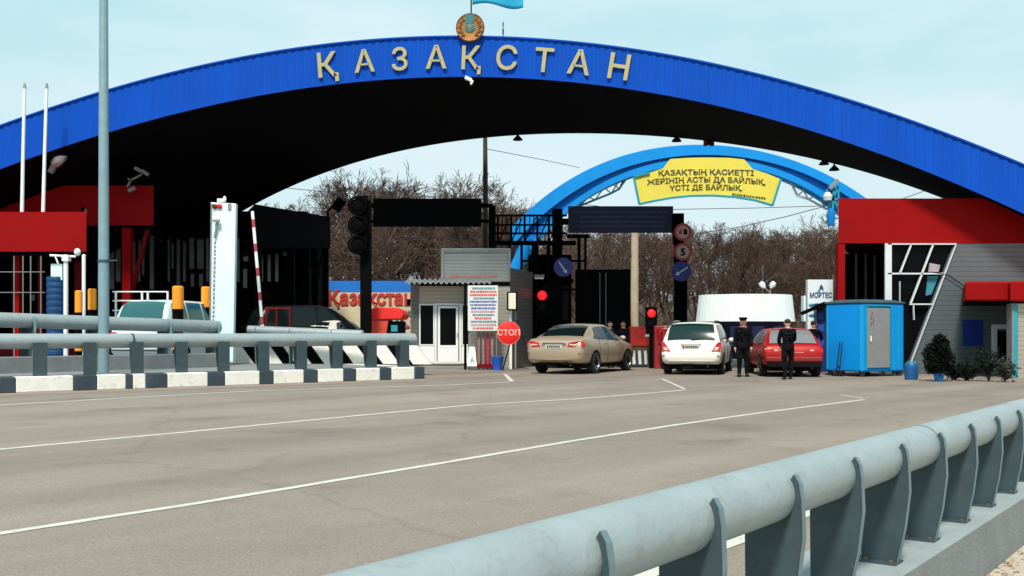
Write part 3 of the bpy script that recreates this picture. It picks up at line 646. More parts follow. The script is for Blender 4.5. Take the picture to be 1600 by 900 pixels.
for x, y, a in ((216,265,.5),(227,270,.6),(206,296,-.4)):
    b = MB(); b.M = Matrix.Translation(P(x,y,36.5)) @ Matrix.Rotation(a, 4, 'Y'); b.box((-.14,-.07,-.065), (.14,.07,.065), GR); b.obj('camera', t, bevel=.02)
t = thing('wall_lamp', 'tiny wall lamp on the red porch parapet near the lamp post', 'lamp', tuple(P(131,338,36.4)))
b = MB(); b.ell(P(131,331,36.4), (.1,.12,.18), BLACK); b.obj('housing', t); b = MB(); b.ell(P(134,331,36.3), (.04,.08,.14), GR); b.obj('lens', t)
# two white poles
for x, xt, lab in ((34.5,38.5,'thin white flagpole with dark tip on the red porch, outer of two'), (67.5,73,'thin white flagpole with dark tip on the red porch, closer to the lamp post')):
    t = thing('white_pole', lab, 'flagpole', (UX(x,33.3), 33.3, UZ(331,33)), 0, 'white poles on the red porch')
    D = 33.3; b = MB(); b.tube([(UX(x,D), D, UZ(332,D)), (UX((x+xt)/2-.3,D), D, UZ(235,D)), (UX(xt,D), D, UZ(138,D))], [.062,.055,.05], WHITE, 10); b.obj('pole', t)
    b = MB(); b.tube([(UX(xt,D), D, UZ(138,D)), (UX(xt+.1,D), D, UZ(130,D))], [.06,.03], GREYP, 10); b.obj('tip', t)
# white camera mast with lamps
t = thing('camera_mast', 'white mast with cross arm and round white lamp before the red porch', 'mast', (UX(103,31.5), 31.5, BASEZ))
D = 31.5; b = MB(); b.tube([(UX(103,D), D, BASEZ), (UX(103,D), D, UZ(398,D))], .07, WHITE, 12); b.obj('pole', t)
b = MB(); b.tube([(UX(78,D), D, UZ(399,D)), (UX(118,D), D, UZ(401,D))], .035, WHITE, 8); b.bar((UX(86,D), D, UZ(399,D)), (UX(91,D), D, UZ(412,D)), .04, WHITE); b.obj('cross_arm', t)
b = MB(); b.ell((UX(121,D), D, UZ(394,D)), (.1,.1,.12), WHITE); b.obj('lamp_globe', t)
b = MB(); b.box((UX(99,D), D-.12, UZ(408,D)), (UX(109,D), D+.1, UZ(399,D)), WHITE); b.obj('camera_housing', t)
t = thing('white_post', 'plain slim white post between the two orange banded bollards', 'post', (UX(131,30.5), 30.5, BASEZ))
b = MB(); b.tube([(UX(131,30.5), 30.5, BASEZ), (UX(131,30.5), 30.5, UZ(400,30.5))], .055, WHITE, 10); b.obj('shaft', t); b = MB(); b.lathe([(.06,-.02),(.06,.02),(.02,.05)], WHITE, 10, (UX(131,30.5), 30.5, UZ(400,30.5))); b.obj('cap', t)
# blue ribbed tank with white box
t = thing('water_tank', 'blue ribbed plastic water tank with a white box on top', 'tank', (UX(88,33.5), 33.5, BASEZ))
TB = mat('tank_blue', (.004,.055,.17), .4, 0, .12, 2)
D = 33.5; z1 = UZ(438,D); pr_ = []; z = BASEZ; i = 0
while z < z1: pr_ += [(.295,z),(.31,z+.03),(.31,z+.14),(.295,z+.17)]; z += .2
b = MB(); b.lathe(pr_+[(.24,z1+.05)], TB, 24, (UX(88,D), D, 0)); b.obj('drum', t)
b = MB(); wbox(b, 79, 97, 412, 438, D-.2, .4, WHITE_P); b.obj('white_box', t, bevel=.02)
# bollards with orange bands
for x, D, yt, wd, lab in ((123,30,455,.10,'black bollard with orange band beside a slim white post, slimmer one'),(144,31,452,.115,'black bollard with orange band touching the lamp post edge'),(278,28.5,448,.145,'black bollard with two orange bands in front of the pale minivan'),(322,32,449,.14,'black bollard with orange band half behind the tall white panel')):
    t = thing('bollard', lab, 'bollard', (UX(x,D), D, BASEZ), 0, 'orange banded bollards'); zt = UZ(yt,D)
    b = MB(); b.lathe([(wd,BASEZ),(wd,zt-.02)], BLACK, 16, (UX(x,D), D, 0)); b.obj('shaft', t)
    b = MB(); b.lathe([(wd+.008,zt-.62),(wd+.008,zt-.01),(wd-.03,zt+.02)], ORANGE, 16, (UX(x,D), D, 0)); b.obj('band', t)
    b = MB(); b.lathe([(wd+.008,zt-1.75),(wd+.008,zt-1.3)], ORANGE, 16, (UX(x,D), D, 0)); b.obj('band', t)
# tall white panel
D = 30.2; t = thing('portal_panel', 'tall narrow white portal panel with two red lamps at the top', 'panel', (UX(346,D), D, BASEZ))
b = MB(); q = [P(326,566,D), P(364,566,D), P(368.5,318,D), P(329,316,D)]; b.prism(q, (.0,.22,0), WHITE_P); b.obj('body', t, bevel=.015)
b = MB(); q = [P(326.5,560,D-.004), P(328.5,560,D-.004), P(331.5,318,D-.004), P(329.5,318,D-.004)]; b.prism(q, (0,-.02,0), GR); b.obj('edge_strip', t)
for x, m in ((336,mat('lamp_dark_red', (.12,.005,.005), .3, 0, 0)),(343.5,mat('lamp_red', (.6,.012,.012), .3, 0, 0))):
    b = MB(); b.lathe([(.075,.0),(.075,-.05),(.05,-.07),(.001,-.07)], m, 16, P(x,322.5,D-.0), axis='Y'); b.obj('lamp', t)
b = MB(); wbox(b, 356, 361, 318, 328, D-.03, .03, GREYP); b.obj('plate', t)
b = MB(); b.bar(P(333,345,D-.12), P(343,345,D-.12), .12, GREYP, .07); b.bar(P(340,347,D-.1), P(335,372,D-.06), .05, GREYP); b.obj('arm', t)
b = MB(); rr = random.Random(3); y = 378
while y < 505:
    h = rr.uniform(3, 6); x = 334.5-(y-378)*.022; b.prism([P(x,y,D-.004), P(x+3.2,y,D-.004), P(x+3.0,y+h,D-.004), P(x-.1,y+h,D-.004)], (0,-.006,0), GREYP); y += h+rr.uniform(1.5,2.5)
b.obj('lettering', t)
b = MB(); b.cb(P(346,313.5,D+.2), (.2,.2,.1), WHITE); b.ell(P(351,311,D+.2), (.05,.05,.09), WHITE); b.obj('beacon', t)
# raised boom barrier
D = 31.8; t = thing('boom_barrier', 'raised red and white striped boom barrier next to the tall white panel', 'barrier', (UX(410,D), D, BASEZ))
a_, c_ = P(411,520,D), P(394.5,330,D); dn = c_-a_
bar_red = mat('stripe_red', (.36,.05,.055), .5, 0, .1, 4)
b = MB(); k = 15
for i in range(k): b.bar(a_+dn*(i/k), a_+dn*((i+1)/k), .085 if i else .10, WHITE if i % 3 != 1 else bar_red, .06)
b.obj('arm', t)
b = MB(); b.box((UX(405,D)-.1, D-.1, BASEZ), (UX(416,D)+.15, D+.3, UZ(512,D)), BLACK); b.obj('drive_cabinet', t, bevel=.02)
rl = thing('red_railing', 'thin dark red bar railing under the black canopy', 'railing', (UX(432,36), 36, BASEZ))
for y in (482,):
    b = MB(); b.tube([(UX(414,36), 36, UZ(y,36)), (UX(455,36), 36, UZ(y,36))], .03, RED_D, 8); b.obj('bar', rl)
for x in (416,432,453):
    b = MB(); b.tube([(UX(x,36), 36, BASEZ), (UX(x,36), 36, UZ(482,36))], .03, RED_D, 8); b.obj('post', rl)
# ---------------------------------------------------------------- painted hoarding and red stall
D = 50; t = thing('painted_hoarding', 'blue and cream painted hoarding with red country lettering behind the black mast', 'hoarding', (UX(580,D), D, 0))
CREAM = mat('hoarding_cream', (.62,.52,.34), .7, 0, .15, 1.5, dirt=(.5,.35,.2,.5)); HB = mat('hoarding_blue', (.006,.17,.62), .6, 0, .1, 1); RL_ = mat('hoarding_red', (.5,.03,.02), .6, 0, .1, 3)
b = MB(); b.box((UX(508,D), D, UZ(457,D)), (UX(648,D), D+.12, UZ(439,D)), HB); b.obj('sky_band', t)
b = MB(); b.box((UX(508,D), D, 0), (UX(648,D), D+.12, UZ(457,D)), CREAM); b.obj('panel', t)
b = MB(); me = text('Қазақстан', 1, .02, .035); xs = [v.co.x for v in me.vertices]; sc_ = (UX(645,D)-UX(513,D))/(max(xs)-min(xs))
M = plane_M(Vector((UX(579,D), D-.03, UZ(476,D)))) @ Matrix.Diagonal((sc_, sc_*1.15, 1, 1)); b.mesh(me, M, RL_); b.obj('lettering', t)
b = MB(); rr = random.Random(5)
for i in range(26):
    x, y = rr.uniform(610,645), rr.uniform(484,512); b.ell(P(x,y,D-.03), (.09,.02,.09), [mat('flower_purple', (.22,.04,.25), .7, 0, .2), mat('flower_pink', (.5,.08,.2), .7, 0, .2), mat('flower_green', (.03,.2,.12), .7, 0, .2)][i % 3], 8, 5)
b.obj('flower_motif', t)
D = 34; t = thing('red_stall', 'bright red covered stall cart by the kerb rail end', 'stall', (UX(603,D), D, BASEZ))
RC = mat('red_cloth', (.72,.02,.015), .8, 0, .08, 2); RC2 = mat('red_cloth_faded', (.62,.06,.03), .8, 0, .15, 2)
b = MB(); prof = [(577,500),(577.5,488),(581,481.5),(590,480),(615,480.5),(625,485),(630,492),(627,499)]; b.prism([P(x,y,D) for x, y in prof], (.1,1.1,0), RC); b.obj('awning', t, bevel=.04)
b = MB(); b.prism([P(579,500,D+.05), P(607,500,D+.05), P(604,520,D+.05), P(602,545,D+.05), P(579,545,D+.05)], (.05,.9,0), RC2); b.obj('side_cloth', t, bevel=.03)
b = MB(); wbox(b, 606, 630, 502, 545, D+.1, .8, BLACK); b.obj('crate', t, bevel=.04)
b = MB(); wbox(b, 611, 621, 508, 518, D+.06, .05, TEAL); b.obj('crate_label', t)
for x in (581, 627):
    b = MB(); b.tube([P(x,500,D+.5), Vector((UX(x,D+.5), D+.5, .34 if UX(x, D) < -3.9 else 0))], .03, RED_D, 8); b.obj('leg', t)
# ---------------------------------------------------------------- traffic light mast and dark board
D = 33; t = thing('traffic_light', 'large unlit black traffic light with three lobes on a thick mast', 'traffic light', (UX(570,D), D, BASEZ))
b = MB(); b.box((UX(562,D), D+.1, BASEZ), (UX(578,D), D+.42, UZ(312,D)), BLACK); b.obj('mast', t)
b = MB(); b.box((UX(558,D), D-.05, UZ(398,D)), (UX(574,D), D+.12, UZ(306,D)), BLACK); b.obj('backboard', t)
for y in (322,352,383):
    b = MB(); b.lathe([(.30,.02),(.31,-.12),(.27,-.16),(.24,-.12)], BLACK, 24, P(559,y,D-.05), axis='Y', caps=False); b.obj('visor', t)
    b = MB(); b.lathe([(.24,-.05),(.15,-.1),(.001,-.12)], BLACK, 20, P(559,y,D-.05), axis='Y'); b.obj('lens', t)
D = 37; t = thing('gantry_sign', 'unlit black overhead sign board with a post at its end above the grey kiosk', 'overhead sign', (UX(763,D), D, 0))
b = MB(); wbox(b, 583, 752, 310, 353, D, .35, BLACK); b.obj('board', t, bevel=.02)
b = MB(); b.box((UX(577,D), D+.36, UZ(322,D)), (UX(770,D), D+.5, UZ(316,D)), BLACK); b.box((UX(577,D), D+.36, UZ(346,D)), (UX(770,D), D+.5, UZ(341,D)), BLACK); b.obj('arm', t)
b = MB(); b.box((UX(763,D), D+.52, 0), (UX(774,D), D+.8, UZ(318,D)), BLACK); b.obj('post', t)
b = MB(); D = 44; b.tube([(UX(757.5,D), D, 0), (UX(758.5,D), D, UZ(300,D)), (UX(758,D), D, UZ(205,D))], [.13,.11,.09], mat('wood_pole', (.055,.045,.04), .9, 0, .2, 2), 10); b.bar((UX(752,D), D, UZ(212,D)), (UX(764,D), D, UZ(212,D)), .08, STEEL)
tag(b.obj('utility_pole'), 'tall thin dark wooden utility pole rising behind the kiosk', 'pole')
# ---------------------------------------------------------------- kiosk
D = 36; kx0, kx1 = UX(642,D), UX(797,D); t = thing('kiosk', 'small grey sided kiosk with white door and ribbed canopy', 'kiosk', ((kx0+kx1)/2, D, 0))
SHAD = mat('kiosk_frame_grey', (.14,.14,.14), .6, 0, .1, 2)
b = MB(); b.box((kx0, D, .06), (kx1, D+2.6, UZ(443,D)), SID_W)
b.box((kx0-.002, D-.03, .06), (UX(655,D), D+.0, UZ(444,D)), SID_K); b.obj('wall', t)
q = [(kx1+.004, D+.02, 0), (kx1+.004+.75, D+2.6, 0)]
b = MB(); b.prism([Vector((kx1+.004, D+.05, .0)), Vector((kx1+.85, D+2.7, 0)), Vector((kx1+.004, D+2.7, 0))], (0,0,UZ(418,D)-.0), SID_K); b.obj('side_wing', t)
b = MB(); b.box((kx0-.05, D-.1, 0), (kx1+.0, D+2.5, .058), CONC); b.obj('base', t)
# ribbed canopy
b = MB(); n = 64; vs = []
for i in range(n+1):
    x = kx0-.12+(UX(768,D)-kx0+.12)*i/n; zz = .045*math.sin(i*math.pi/2)
    vs += [(x, D-.85, UZ(440,D-.85)+zz), (x, D+.1, UZ(436,D)+zz), (x, D+.1, UZ(436,D)+zz-.05), (x, D-.85, UZ(440,D-.85)+zz-.055)]
fs = []
for i in range(n):
    for k in range(4): fs.append((4*i+k, 4*i+(k+1)%4, 4*i+4+(k+1)%4, 4*i+4+k))
b.add(vs, fs, mat('canopy_grey', (.26,.27,.27), .5, .3, .1, 3)); b.obj('canopy', t)
b = MB(); b.box((kx0, D-.02, UZ(447,D)), (kx1, D-.001, UZ(440,D)), BLACK); b.obj('painted_shadow_strip', t)  # black strip standing in for the shadow under the canopy
def frame(b, x0, x1, y0, y1, D, wd, m, dp=.06):
    X0, X1, Z1, Z0 = UX(x0,D), UX(x1,D), UZ(y0,D), UZ(y1,D)
    b.box((X0,D,Z0),(X0+wd,D+dp,Z1),m); b.box((X1-wd,D,Z0),(X1,D+dp,Z1),m); b.box((X0+wd,D,Z1-wd),(X1-wd,D+dp,Z1),m); b.box((X0+wd,D,Z0),(X1-wd,D+dp,Z0+wd),m)
Df = D-.062
wn = MB(); frame(wn, 655,679,475,540,Df,.045,WHITE); w_ = wn.obj('window', t)
g = MB(); g.box((UX(655,Df)+.046, Df+.02, UZ(540,Df)+.046), (UX(679,Df)-.046, Df+.04, UZ(475,Df)-.046), BLACKG); g.obj('glass', w_)
wn = MB(); frame(wn, 721,735,475,540,Df,.045,WHITE); w_ = wn.obj('window', t)
g = MB(); g.box((UX(721,Df)+.046, Df+.02, UZ(540,Df)+.046), (UX(735,Df)-.046, Df+.04, UZ(475,Df)-.046), BLACKG); g.obj('glass', w_)
dr = MB(); frame(dr, 679.5,720.5,474,568,Df-.01,.06,WHITE); frame(dr, 684,716,478,543,Df-.02,.08,WHITE,.05); dr.box((UX(684,Df), Df-.02, UZ(566,Df)), (UX(716,Df), Df+.03, UZ(543.2,Df)), WHITE); d_ = dr.obj('door', t)
g = MB(); g.box((UX(684,Df)+.08, Df, UZ(543,Df)+.08), (UX(716,Df)-.08, Df+.02, UZ(478,Df)-.08), BLACKG); g.obj('glass', d_)
g = MB(); g.bar((UX(714.5,Df), Df-.06, UZ(527,Df)), (UX(714.5,Df), Df-.06, UZ(519,Df)), .02, GREYP); g.obj('handle', d_)
dr = MB(); dr.box((UX(655,Df), Df, UZ(568,Df)), (UX(679,Df), Df+.06, UZ(541,Df)), WHITE); dr.box((UX(721,Df), Df, UZ(568,Df)), (UX(740,Df), Df+.06, UZ(541,Df)), WHITE)
dr.box((UX(657,Df), Df-.012, UZ(566,Df)), (UX(677,Df), Df-.001, UZ(543,Df)), WHITE); dr.obj('lower_panel', t)
b = MB(); b.tube([(UX(727,D-.8), D-.8, 0), (UX(727,D-.8), D-.8, UZ(441,D-.85))], .045, BLACK, 8); b.obj('canopy_post', t)
# roof ventilation box
Dv = D+.4; t = thing('roof_unit', 'grey louvred box with faded red stripe sitting on the kiosk roof', 'roof unit', (UX(743,Dv), Dv, UZ(440,Dv)))
LV = siding('louvre_grey', (.30,.33,.33), .12, .5)
b = MB(); wbox(b, 690, 797, 390, 443, Dv, 1.2, LV); b.obj('casing', t)
b = MB(); frame(b, 689, 798, 389, 443, Dv-.05, .1, GR, .049); b.obj('frame', t)
b = MB(); x = 702; rr = random.Random(7)
while x < 775: wd = rr.uniform(2,6); b.box((UX(x,Dv), Dv-.012, UZ(434,Dv)), (UX(x+wd,Dv), Dv-.002, UZ(430,Dv)), mat('faded_red', (.36,.12,.10), .7, 0, .2, 4)); x += wd+rr.uniform(.8,1.5)
b.obj('lettering', t)
b = MB(); wbox(b, 690, 797, 388, 392, Dv-.04, .3, mat('verdigris', (.28,.42,.40), .6, 0, .3, 3)); b.obj('top_strip', t)
# notice board
Dn = D-.95; t = thing('notice_board', 'white notice board with red and blue text lines beside the kiosk door', 'notice board', (UX(754,Dn), Dn, 0))
b = MB(); wbox(b, 731, 778, 446, 517, Dn, .04, mat('board_white', (.66,.66,.64), .6, 0, .08, 2)); b.obj('panel', t)
b = MB(); rr = random.Random(11); cols = [mat('print_teal', (.05,.22,.25), .6, 0, 0), mat('print_red', (.6,.06,.04), .6, 0, 0), mat('print_red', None) , mat('print_teal', None), mat('print_blue', (.04,.10,.35), .6, 0, 0), mat('print_blue', None), mat('print_blue', None), mat('print_pink', (.5,.2,.25), .6, 0, 0), mat('print_teal', None), mat('print_red', None), mat('print_teal', None), mat('print_pink', None), mat('print_red', None)]
y = 449
for k, m in enumerate(cols):
    ins = rr.uniform(1, 9); x = 733+ins
    while x < 776-ins: wd = rr.uniform(1.2,4); b.box((UX(x,Dn), Dn-.008, UZ(y+3,Dn)), (UX(min(x+wd, 776),Dn), Dn-.001, UZ(y,Dn)), m); x += wd+.7
    y += 5.2
b.obj('lettering', t)
for x in (733, 776):
    b = MB(); b.tube([(UX(x,Dn+.08), Dn+.08, 0), (UX(x,Dn+.08), Dn+.08, UZ(447,Dn))], .03, GR, 8); b.obj('post', t)
t = thing('slat_stand', 'pinkish metal slatted stand below the notice board', 'stand', (UX(757,Dn), Dn, 0))
PK = mat('stand_pink', (.30,.16,.15), .6, 0, .2, 3)
for x in (748,755,762,769):
    b = MB(); b.bar((UX(x,Dn+.2), Dn+.2, 0), (UX(x,Dn+.2), Dn+.2, UZ(520,Dn)), .08, PK if x != 762 else mat('stand_red', (.42,.02,.05), .6, 0, .1), .03); b.obj('slat', t)
b = MB(); b.box((UX(745,Dn), Dn+.1, UZ(575,Dn)), (UX(772,Dn), Dn+.5, UZ(569,Dn)), RED_D); b.obj('foot', t)
t = thing('pavement_sign', 'small white folding pavement sign at the kiosk door', 'sign', (UX(737,Dn), Dn-.1, 0))
b = MB(); b.prism([P(730,572,Dn-.15), P(745,572,Dn-.15), P(742,542,Dn+.05), P(733,542,Dn+.05)], (0,.03,0), WHITE); b.obj('front_panel', t)
b = MB(); b.prism([P(730,572,Dn+.45), P(745,572,Dn+.45), P(742,542,Dn+.12), P(733,542,Dn+.12)], (0,.03,0), WHITE); b.obj('back_panel', t)
b = MB(); q = Vector((0,-.02,0)); b.bar(P(735.5,566,Dn-.12)+q, P(738,557,Dn-.03)+q, .035, GREYP, .02, (0,1,0)); b.bar(P(740.5,566,Dn-.12)+q, P(738,557,Dn-.03)+q, .035, GREYP, .02, (0,1,0)); b.bar(P(736,563,Dn-.09)+q, P(740,563,Dn-.09)+q, .025, GREYP, .02, (0,1,0)); b.obj('lettering', t)
# lit-looking lamp box, stop sign, blue bin
Dl = D-.5; t = thing('barrier_post', 'grey post with cream lamp box behind the red stop disc', 'post', (UX(800,Dl), Dl, 0))
b = MB(); wbox(b, 794.5, 806, 458, 483, Dl-.15, .22, mat('lamp_cream', (.75,.70,.58), .4, 0, .05)); b.obj('lamp_box', t, bevel=.015)
b = MB(); wbox(b, 792, 808.5, 456, 485, Dl+.08, .05, BLACK); b.obj('backplate', t)
b = MB(); b.box((UX(796,Dl), Dl+.14, 0), (UX(800,Dl), Dl+.22, UZ(483,Dl)), WHITE); b.box((UX(804,Dl), Dl+.14, 0), (UX(807,Dl), Dl+.22, UZ(483,Dl)), GR); b.obj('shaft', t)
b = MB(); b.bar(P(808,500,Dl), P(822,540,Dl-.2), .12, STEEL); b.obj('counterweight', t)
Ds = D-1.6; t = thing('stop_sign', 'round red stop sign on a leaning black stick beside the kiosk', 'sign', (UX(785,Ds), Ds, 0))
b = MB(); b.lathe([(.385,.02),(.385,-.012),(.37,-.02),(.001,-.02)], mat('stop_red', (.78,.012,.01), .4, 0, .06, 3), 36, P(795,520,Ds), axis='Y'); b.obj('disc', t)
b = MB(); b.lathe([(.40,.022),(.40,-.022),(.375,-.022)], mat('stop_rim', (.6,.12,.10), .5, 0, .05), 36, P(795,520,Ds), axis='Y', caps=False); b.obj('rim', t)
b = MB(); me = text('СТОП', .27, .006, .004); b.mesh(me, plane_M(P(795,524,Ds-.03)), mat('stop_letter', (.75,.5,.4), .5, 0, 0)); b.obj('lettering', t)
b = MB(); b.tube([P(797,537,Ds+.04), Vector((UX(785,Ds), Ds+.04, 0))], .022, BLACK, 8); b.obj('stick', t)
t = thing('blue_bin', 'small bright blue plastic bin beside the stop sign foot', 'bin', (UX(777,Ds), Ds+.3, 0))
b = MB(); b.lathe([(.15,0),(.21,.42),(.225,.44),(.225,.47)], mat('bin_blue', (.01,.11,.55), .4, 0, .08, 4), 20, (UX(777,Ds), Ds+.3, 0)); b.obj('tub', t)
b = MB(); b.lathe([(.205,.455),(.001,.44)], mat('bin_inside', (.005,.03,.12), .6, 0, .1), 20, (UX(777,Ds), Ds+.3, 0), caps=False); b.obj('content', t)
# ---------------------------------------------------------------- black steel gantry with lattice
D = 39; t = thing('steel_gantry', 'black steel lattice gantry with columns behind the kiosk', 'gantry', (UX(860,D), D, 0))
for y0, y1, x0, x1 in ((335,338,774,886),(350,352.5,774,880),(363,366,774,886),(376,383,774,900)):
    b = MB(); b.box((UX(x0,D), D, UZ(y1,D)), (UX(x1,D), D+.12, UZ(y0,D)), BLACK); b.obj('chord', t)
b = MB()
for x in (776,797,818,838,856,872): b.box((UX(x,D), D+.01, UZ(378,D)), (UX(x+3.5,D), D+.11, UZ(336,D)), BLACK)
for x in (780,800,821,841,859): b.bar(P(x,376,D+.06), P(x+16,340,D+.06), .05, BLACK)
for x in (784,790,806,812,827,833): b.bar(P(x,364,D+.06), P(x+1,337,D+.06), .035, BLACK)
b.obj('lattice', t)
for x, wd, y in ((796,3,378),(815,4,378),(836,11,378),(857,6,378),(871,16,326),(905,5,366),(915,3.5,366)):
    b = MB(); b.box((UX(x-wd/2,D+.14), D+.14, 0), (UX(x+wd/2,D+.14), D+.34, UZ(y,D+.14)), BLACK); b.obj('column', t)
for y in (405,450):
    b = MB(); b.box((UX(813,D), D+.36, UZ(y+3,D)), (UX(918,D), D+.45, UZ(y,D)), BLACK); b.obj('girt', t)
b = MB(); wbox(b, 886, 922, 366, 372, D+.2, .1, BLACK); b.obj('bracket', t)
for x, y, lab in ((824,431.5,'flat white lamp fixture on the gantry beside the light blue leg'), (842,432,'flat white lamp fixture on the gantry above the lit red lamp')):
    tt = thing('flat_lamp', lab, 'lamp', tuple(P(x,y,D-.2)), 0, 'flat lamps on the gantry'); b = MB(); b.box((UX(x-8,D), D-.35, UZ(y+2.5,D)), (UX(x+8,D), D-.02, UZ(y-2,D)), GR); b.obj('housing', tt); b = MB(); b.box((UX(x-7,D), D-.352, UZ(y+4.5,D)), (UX(x+7,D), D-.1, UZ(y+2.6,D)), WHITE); b.obj('diffuser', tt)
t = thing('inspection_booth', 'black inspection booth under the gantry behind the beige saloon', 'booth', (UX(850,D+1), D+1.2, 0))
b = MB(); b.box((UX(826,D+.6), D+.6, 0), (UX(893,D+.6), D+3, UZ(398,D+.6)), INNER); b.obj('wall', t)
b = MB(); b.box((UX(822,D+.5), D+.5, UZ(440,D+.5)), (UX(896,D+.5), D+3.1, UZ(436,D+.5)), BLACK); b.obj('ledge', t)
for x0, x1 in ((829,841),(848,862),(868,888)):
    b = MB(); b.box((UX(x0,D+.55), D+.57, UZ(500,D+.55)), (UX(x1,D+.55), D+.595, UZ(446,D+.55)), BLACKG); b.obj('window', t)
def redlamp(x, y, r, D, lab, post=None):
    t = thing('signal_light', lab, 'traffic light', (UX(x,D), D, 0), 0, 'lit red signal lights')
    b = MB(); b.box((UX(x,D)-r*1.35, D, UZ(y,D)-r*5), (UX(x,D)+r*1.35, D+.18, UZ(y,D)+r*1.5), BLACK); b.obj('housing', t, bevel=.02)
    b = MB(); b.lathe([(r,0),(r*.9,-.04),(r*.5,-.08),(.001,-.09)], LAMP_R, 20, (UX(x,D), D-.002, UZ(y,D)), axis='Y'); b.obj('lens', t)
    b = MB(); b.lathe([(r*.9,-.01),(r*.8,-.03),(.001,-.05)], BLACKG, 16, (UX(x,D), D-.002, UZ(y,D)-r*2.6), axis='Y'); b.obj('lens', t)
    b = MB(); b.box((UX(x,D)-.06, D+.03, 0), (UX(x,D)+.06, D+.15, UZ(y,D)-r*4.9), BLACK); b.obj('post', t)
redlamp(847,461.5,.18,D-.3,'lit red signal light before the black booth above the beige saloon')
redlamp(1018,489.5,.15,36.5,'lit red signal light on a dark post between the beige and white cars')
# ---------------------------------------------------------------- navy overhead sign, sign post
D = 41; t = thing('overhead_sign', 'navy blue overhead information sign with faint text lines', 'overhead sign', (UX(970,D), D, UZ(363,D)))
b = MB(); wbox(b, 888, 1052, 322, 363, D, .25, SIGNB); b.obj('board', t, bevel=.015)
b = MB(); rr = random.Random(21)
for y in (330,337.5,345,352.5):
    x = 896+rr.uniform(0,12)
    while x < 1042-rr.uniform(0,10): wd = rr.uniform(2,7); b.box((UX(x,D), D-.008, UZ(y+2.6,D)), (UX(x+wd,D), D-.001, UZ(y,D)), SIGNL); x += wd+1.2
b.obj('lettering', t)
b = MB(); b.box((UX(1052,D), D+.08, UZ(338,D)), (UX(1062,D), D+.2, UZ(334,D)), BLACK); b.box((UX(872,D), D+.26, UZ(350,D)), (UX(890,D), D+.4, UZ(340,D)), BLACK); b.obj('arm', t)
D = 40.6; t = thing('sign_post', 'thick black post carrying three round road signs', 'post', (UX(1064,D), D+.1, 0))
b = MB(); b.box((UX(1055,D), D+.02, 0), (UX(1074,D), D+.4, UZ(380,D)), BLACK); b.box((UX(1053,D), D+.02, UZ(380,D)), (UX(1069,D), D+.4, UZ(333,D)), BLACK); b.obj('shaft', t)
SGW = mat('sign_white', (.42,.36,.34), .5, 0, .08); SGR = mat('sign_red_ring', (.45,.03,.03), .5, 0, .1)
def roundsign(x, y, r, D, label, kind, grp=None):
    s = thing('road_sign', label, 'road sign', tuple(P(x,y,D)), 0, grp); c = P(x,y,D)
    b = MB(); b.lathe([(r,.02),(r,-.005),(.001,-.005)], DBLUE if kind == 'arrow' or kind == 'arrow2' else SGW, 30, c, axis='Y'); b.obj('disc', s)
    if kind in ('lorry', '5'):
        b = MB(); b.lathe([(r+.01,.022),(r+.01,-.015),(r*.74,-.015),(r*.74,0)], SGR, 30, c, axis='Y', caps=False); b.obj('ring', s)
    b = MB()
    if kind == '5': b.mesh(text('5', r*1.15, .006, .015), plane_M(c+Vector((0,-.02,-r*.42))), BLACK)
    elif kind == 'lorry':
        for a_ in (1, -1): b.prism([c+Vector((a_*r*.1,-.012,-r*.3)), c+Vector((a_*r*.5,-.012,-r*.3)), c+Vector((a_*r*.5,-.012,r*.1)), c+Vector((a_*r*.35,-.012,r*.35)), c+Vector((a_*r*.1,-.012,r*.35))], (0,-.008,0), BLACK if a_ > 0 else SGR)
    else:
        a, e_ = ((-.42,.42),(.32,-.55)) if kind == 'arrow' else ((.62,.32),(-.5,-.32))
        p0 = c+Vector((a[0]*r*1.05,-.012,a[1]*r*1.3)); p1 = c+Vector((e_[0]*r,-.012,e_[1]*r)); dd = (p1-p0).normalized(); b.bar(p0, p1, r*.13, mat('sign_arrow_white', (.5,.55,.75), .5, 0, 0), .012, (0,1,0))
        sd = Vector((-dd.z,0,dd.x)); b.prism([p1+dd*r*.1, p1-dd*r*.25+sd*r*.22, p1-dd*r*.25-sd*r*.22], (0,-.012,0), mat('sign_arrow_white', None))
    b.obj('symbol', s)
roundsign(1067,362.5,.34,D-.05,'red ringed no overtaking road sign, topmost on the thick black post','lorry')
roundsign(1067,393.5,.34,D-.05,'red ringed speed limit 5 road sign in the middle of the post','5')
roundsign(1064.5,424,.40,D-.05,'blue round arrow sign lowest on the thick black post','arrow2')
roundsign(880,417.5,.36,38.6,'blue round arrow sign on the steel gantry column','arrow')
D = 49; b = MB(); b.tube([(UX(991,D), D, 0), (UX(992,D), D, UZ(364,D))], [.21,.17], mat('pale_pole', (.50,.40,.29), .8, 0, .12, 2), 12); b.cb((UX(992,D), D, UZ(400,D)), (.45,.12,.12), STEEL)
tag(b.obj('concrete_pole'), 'pale beige concrete pole under the navy overhead sign', 'pole')
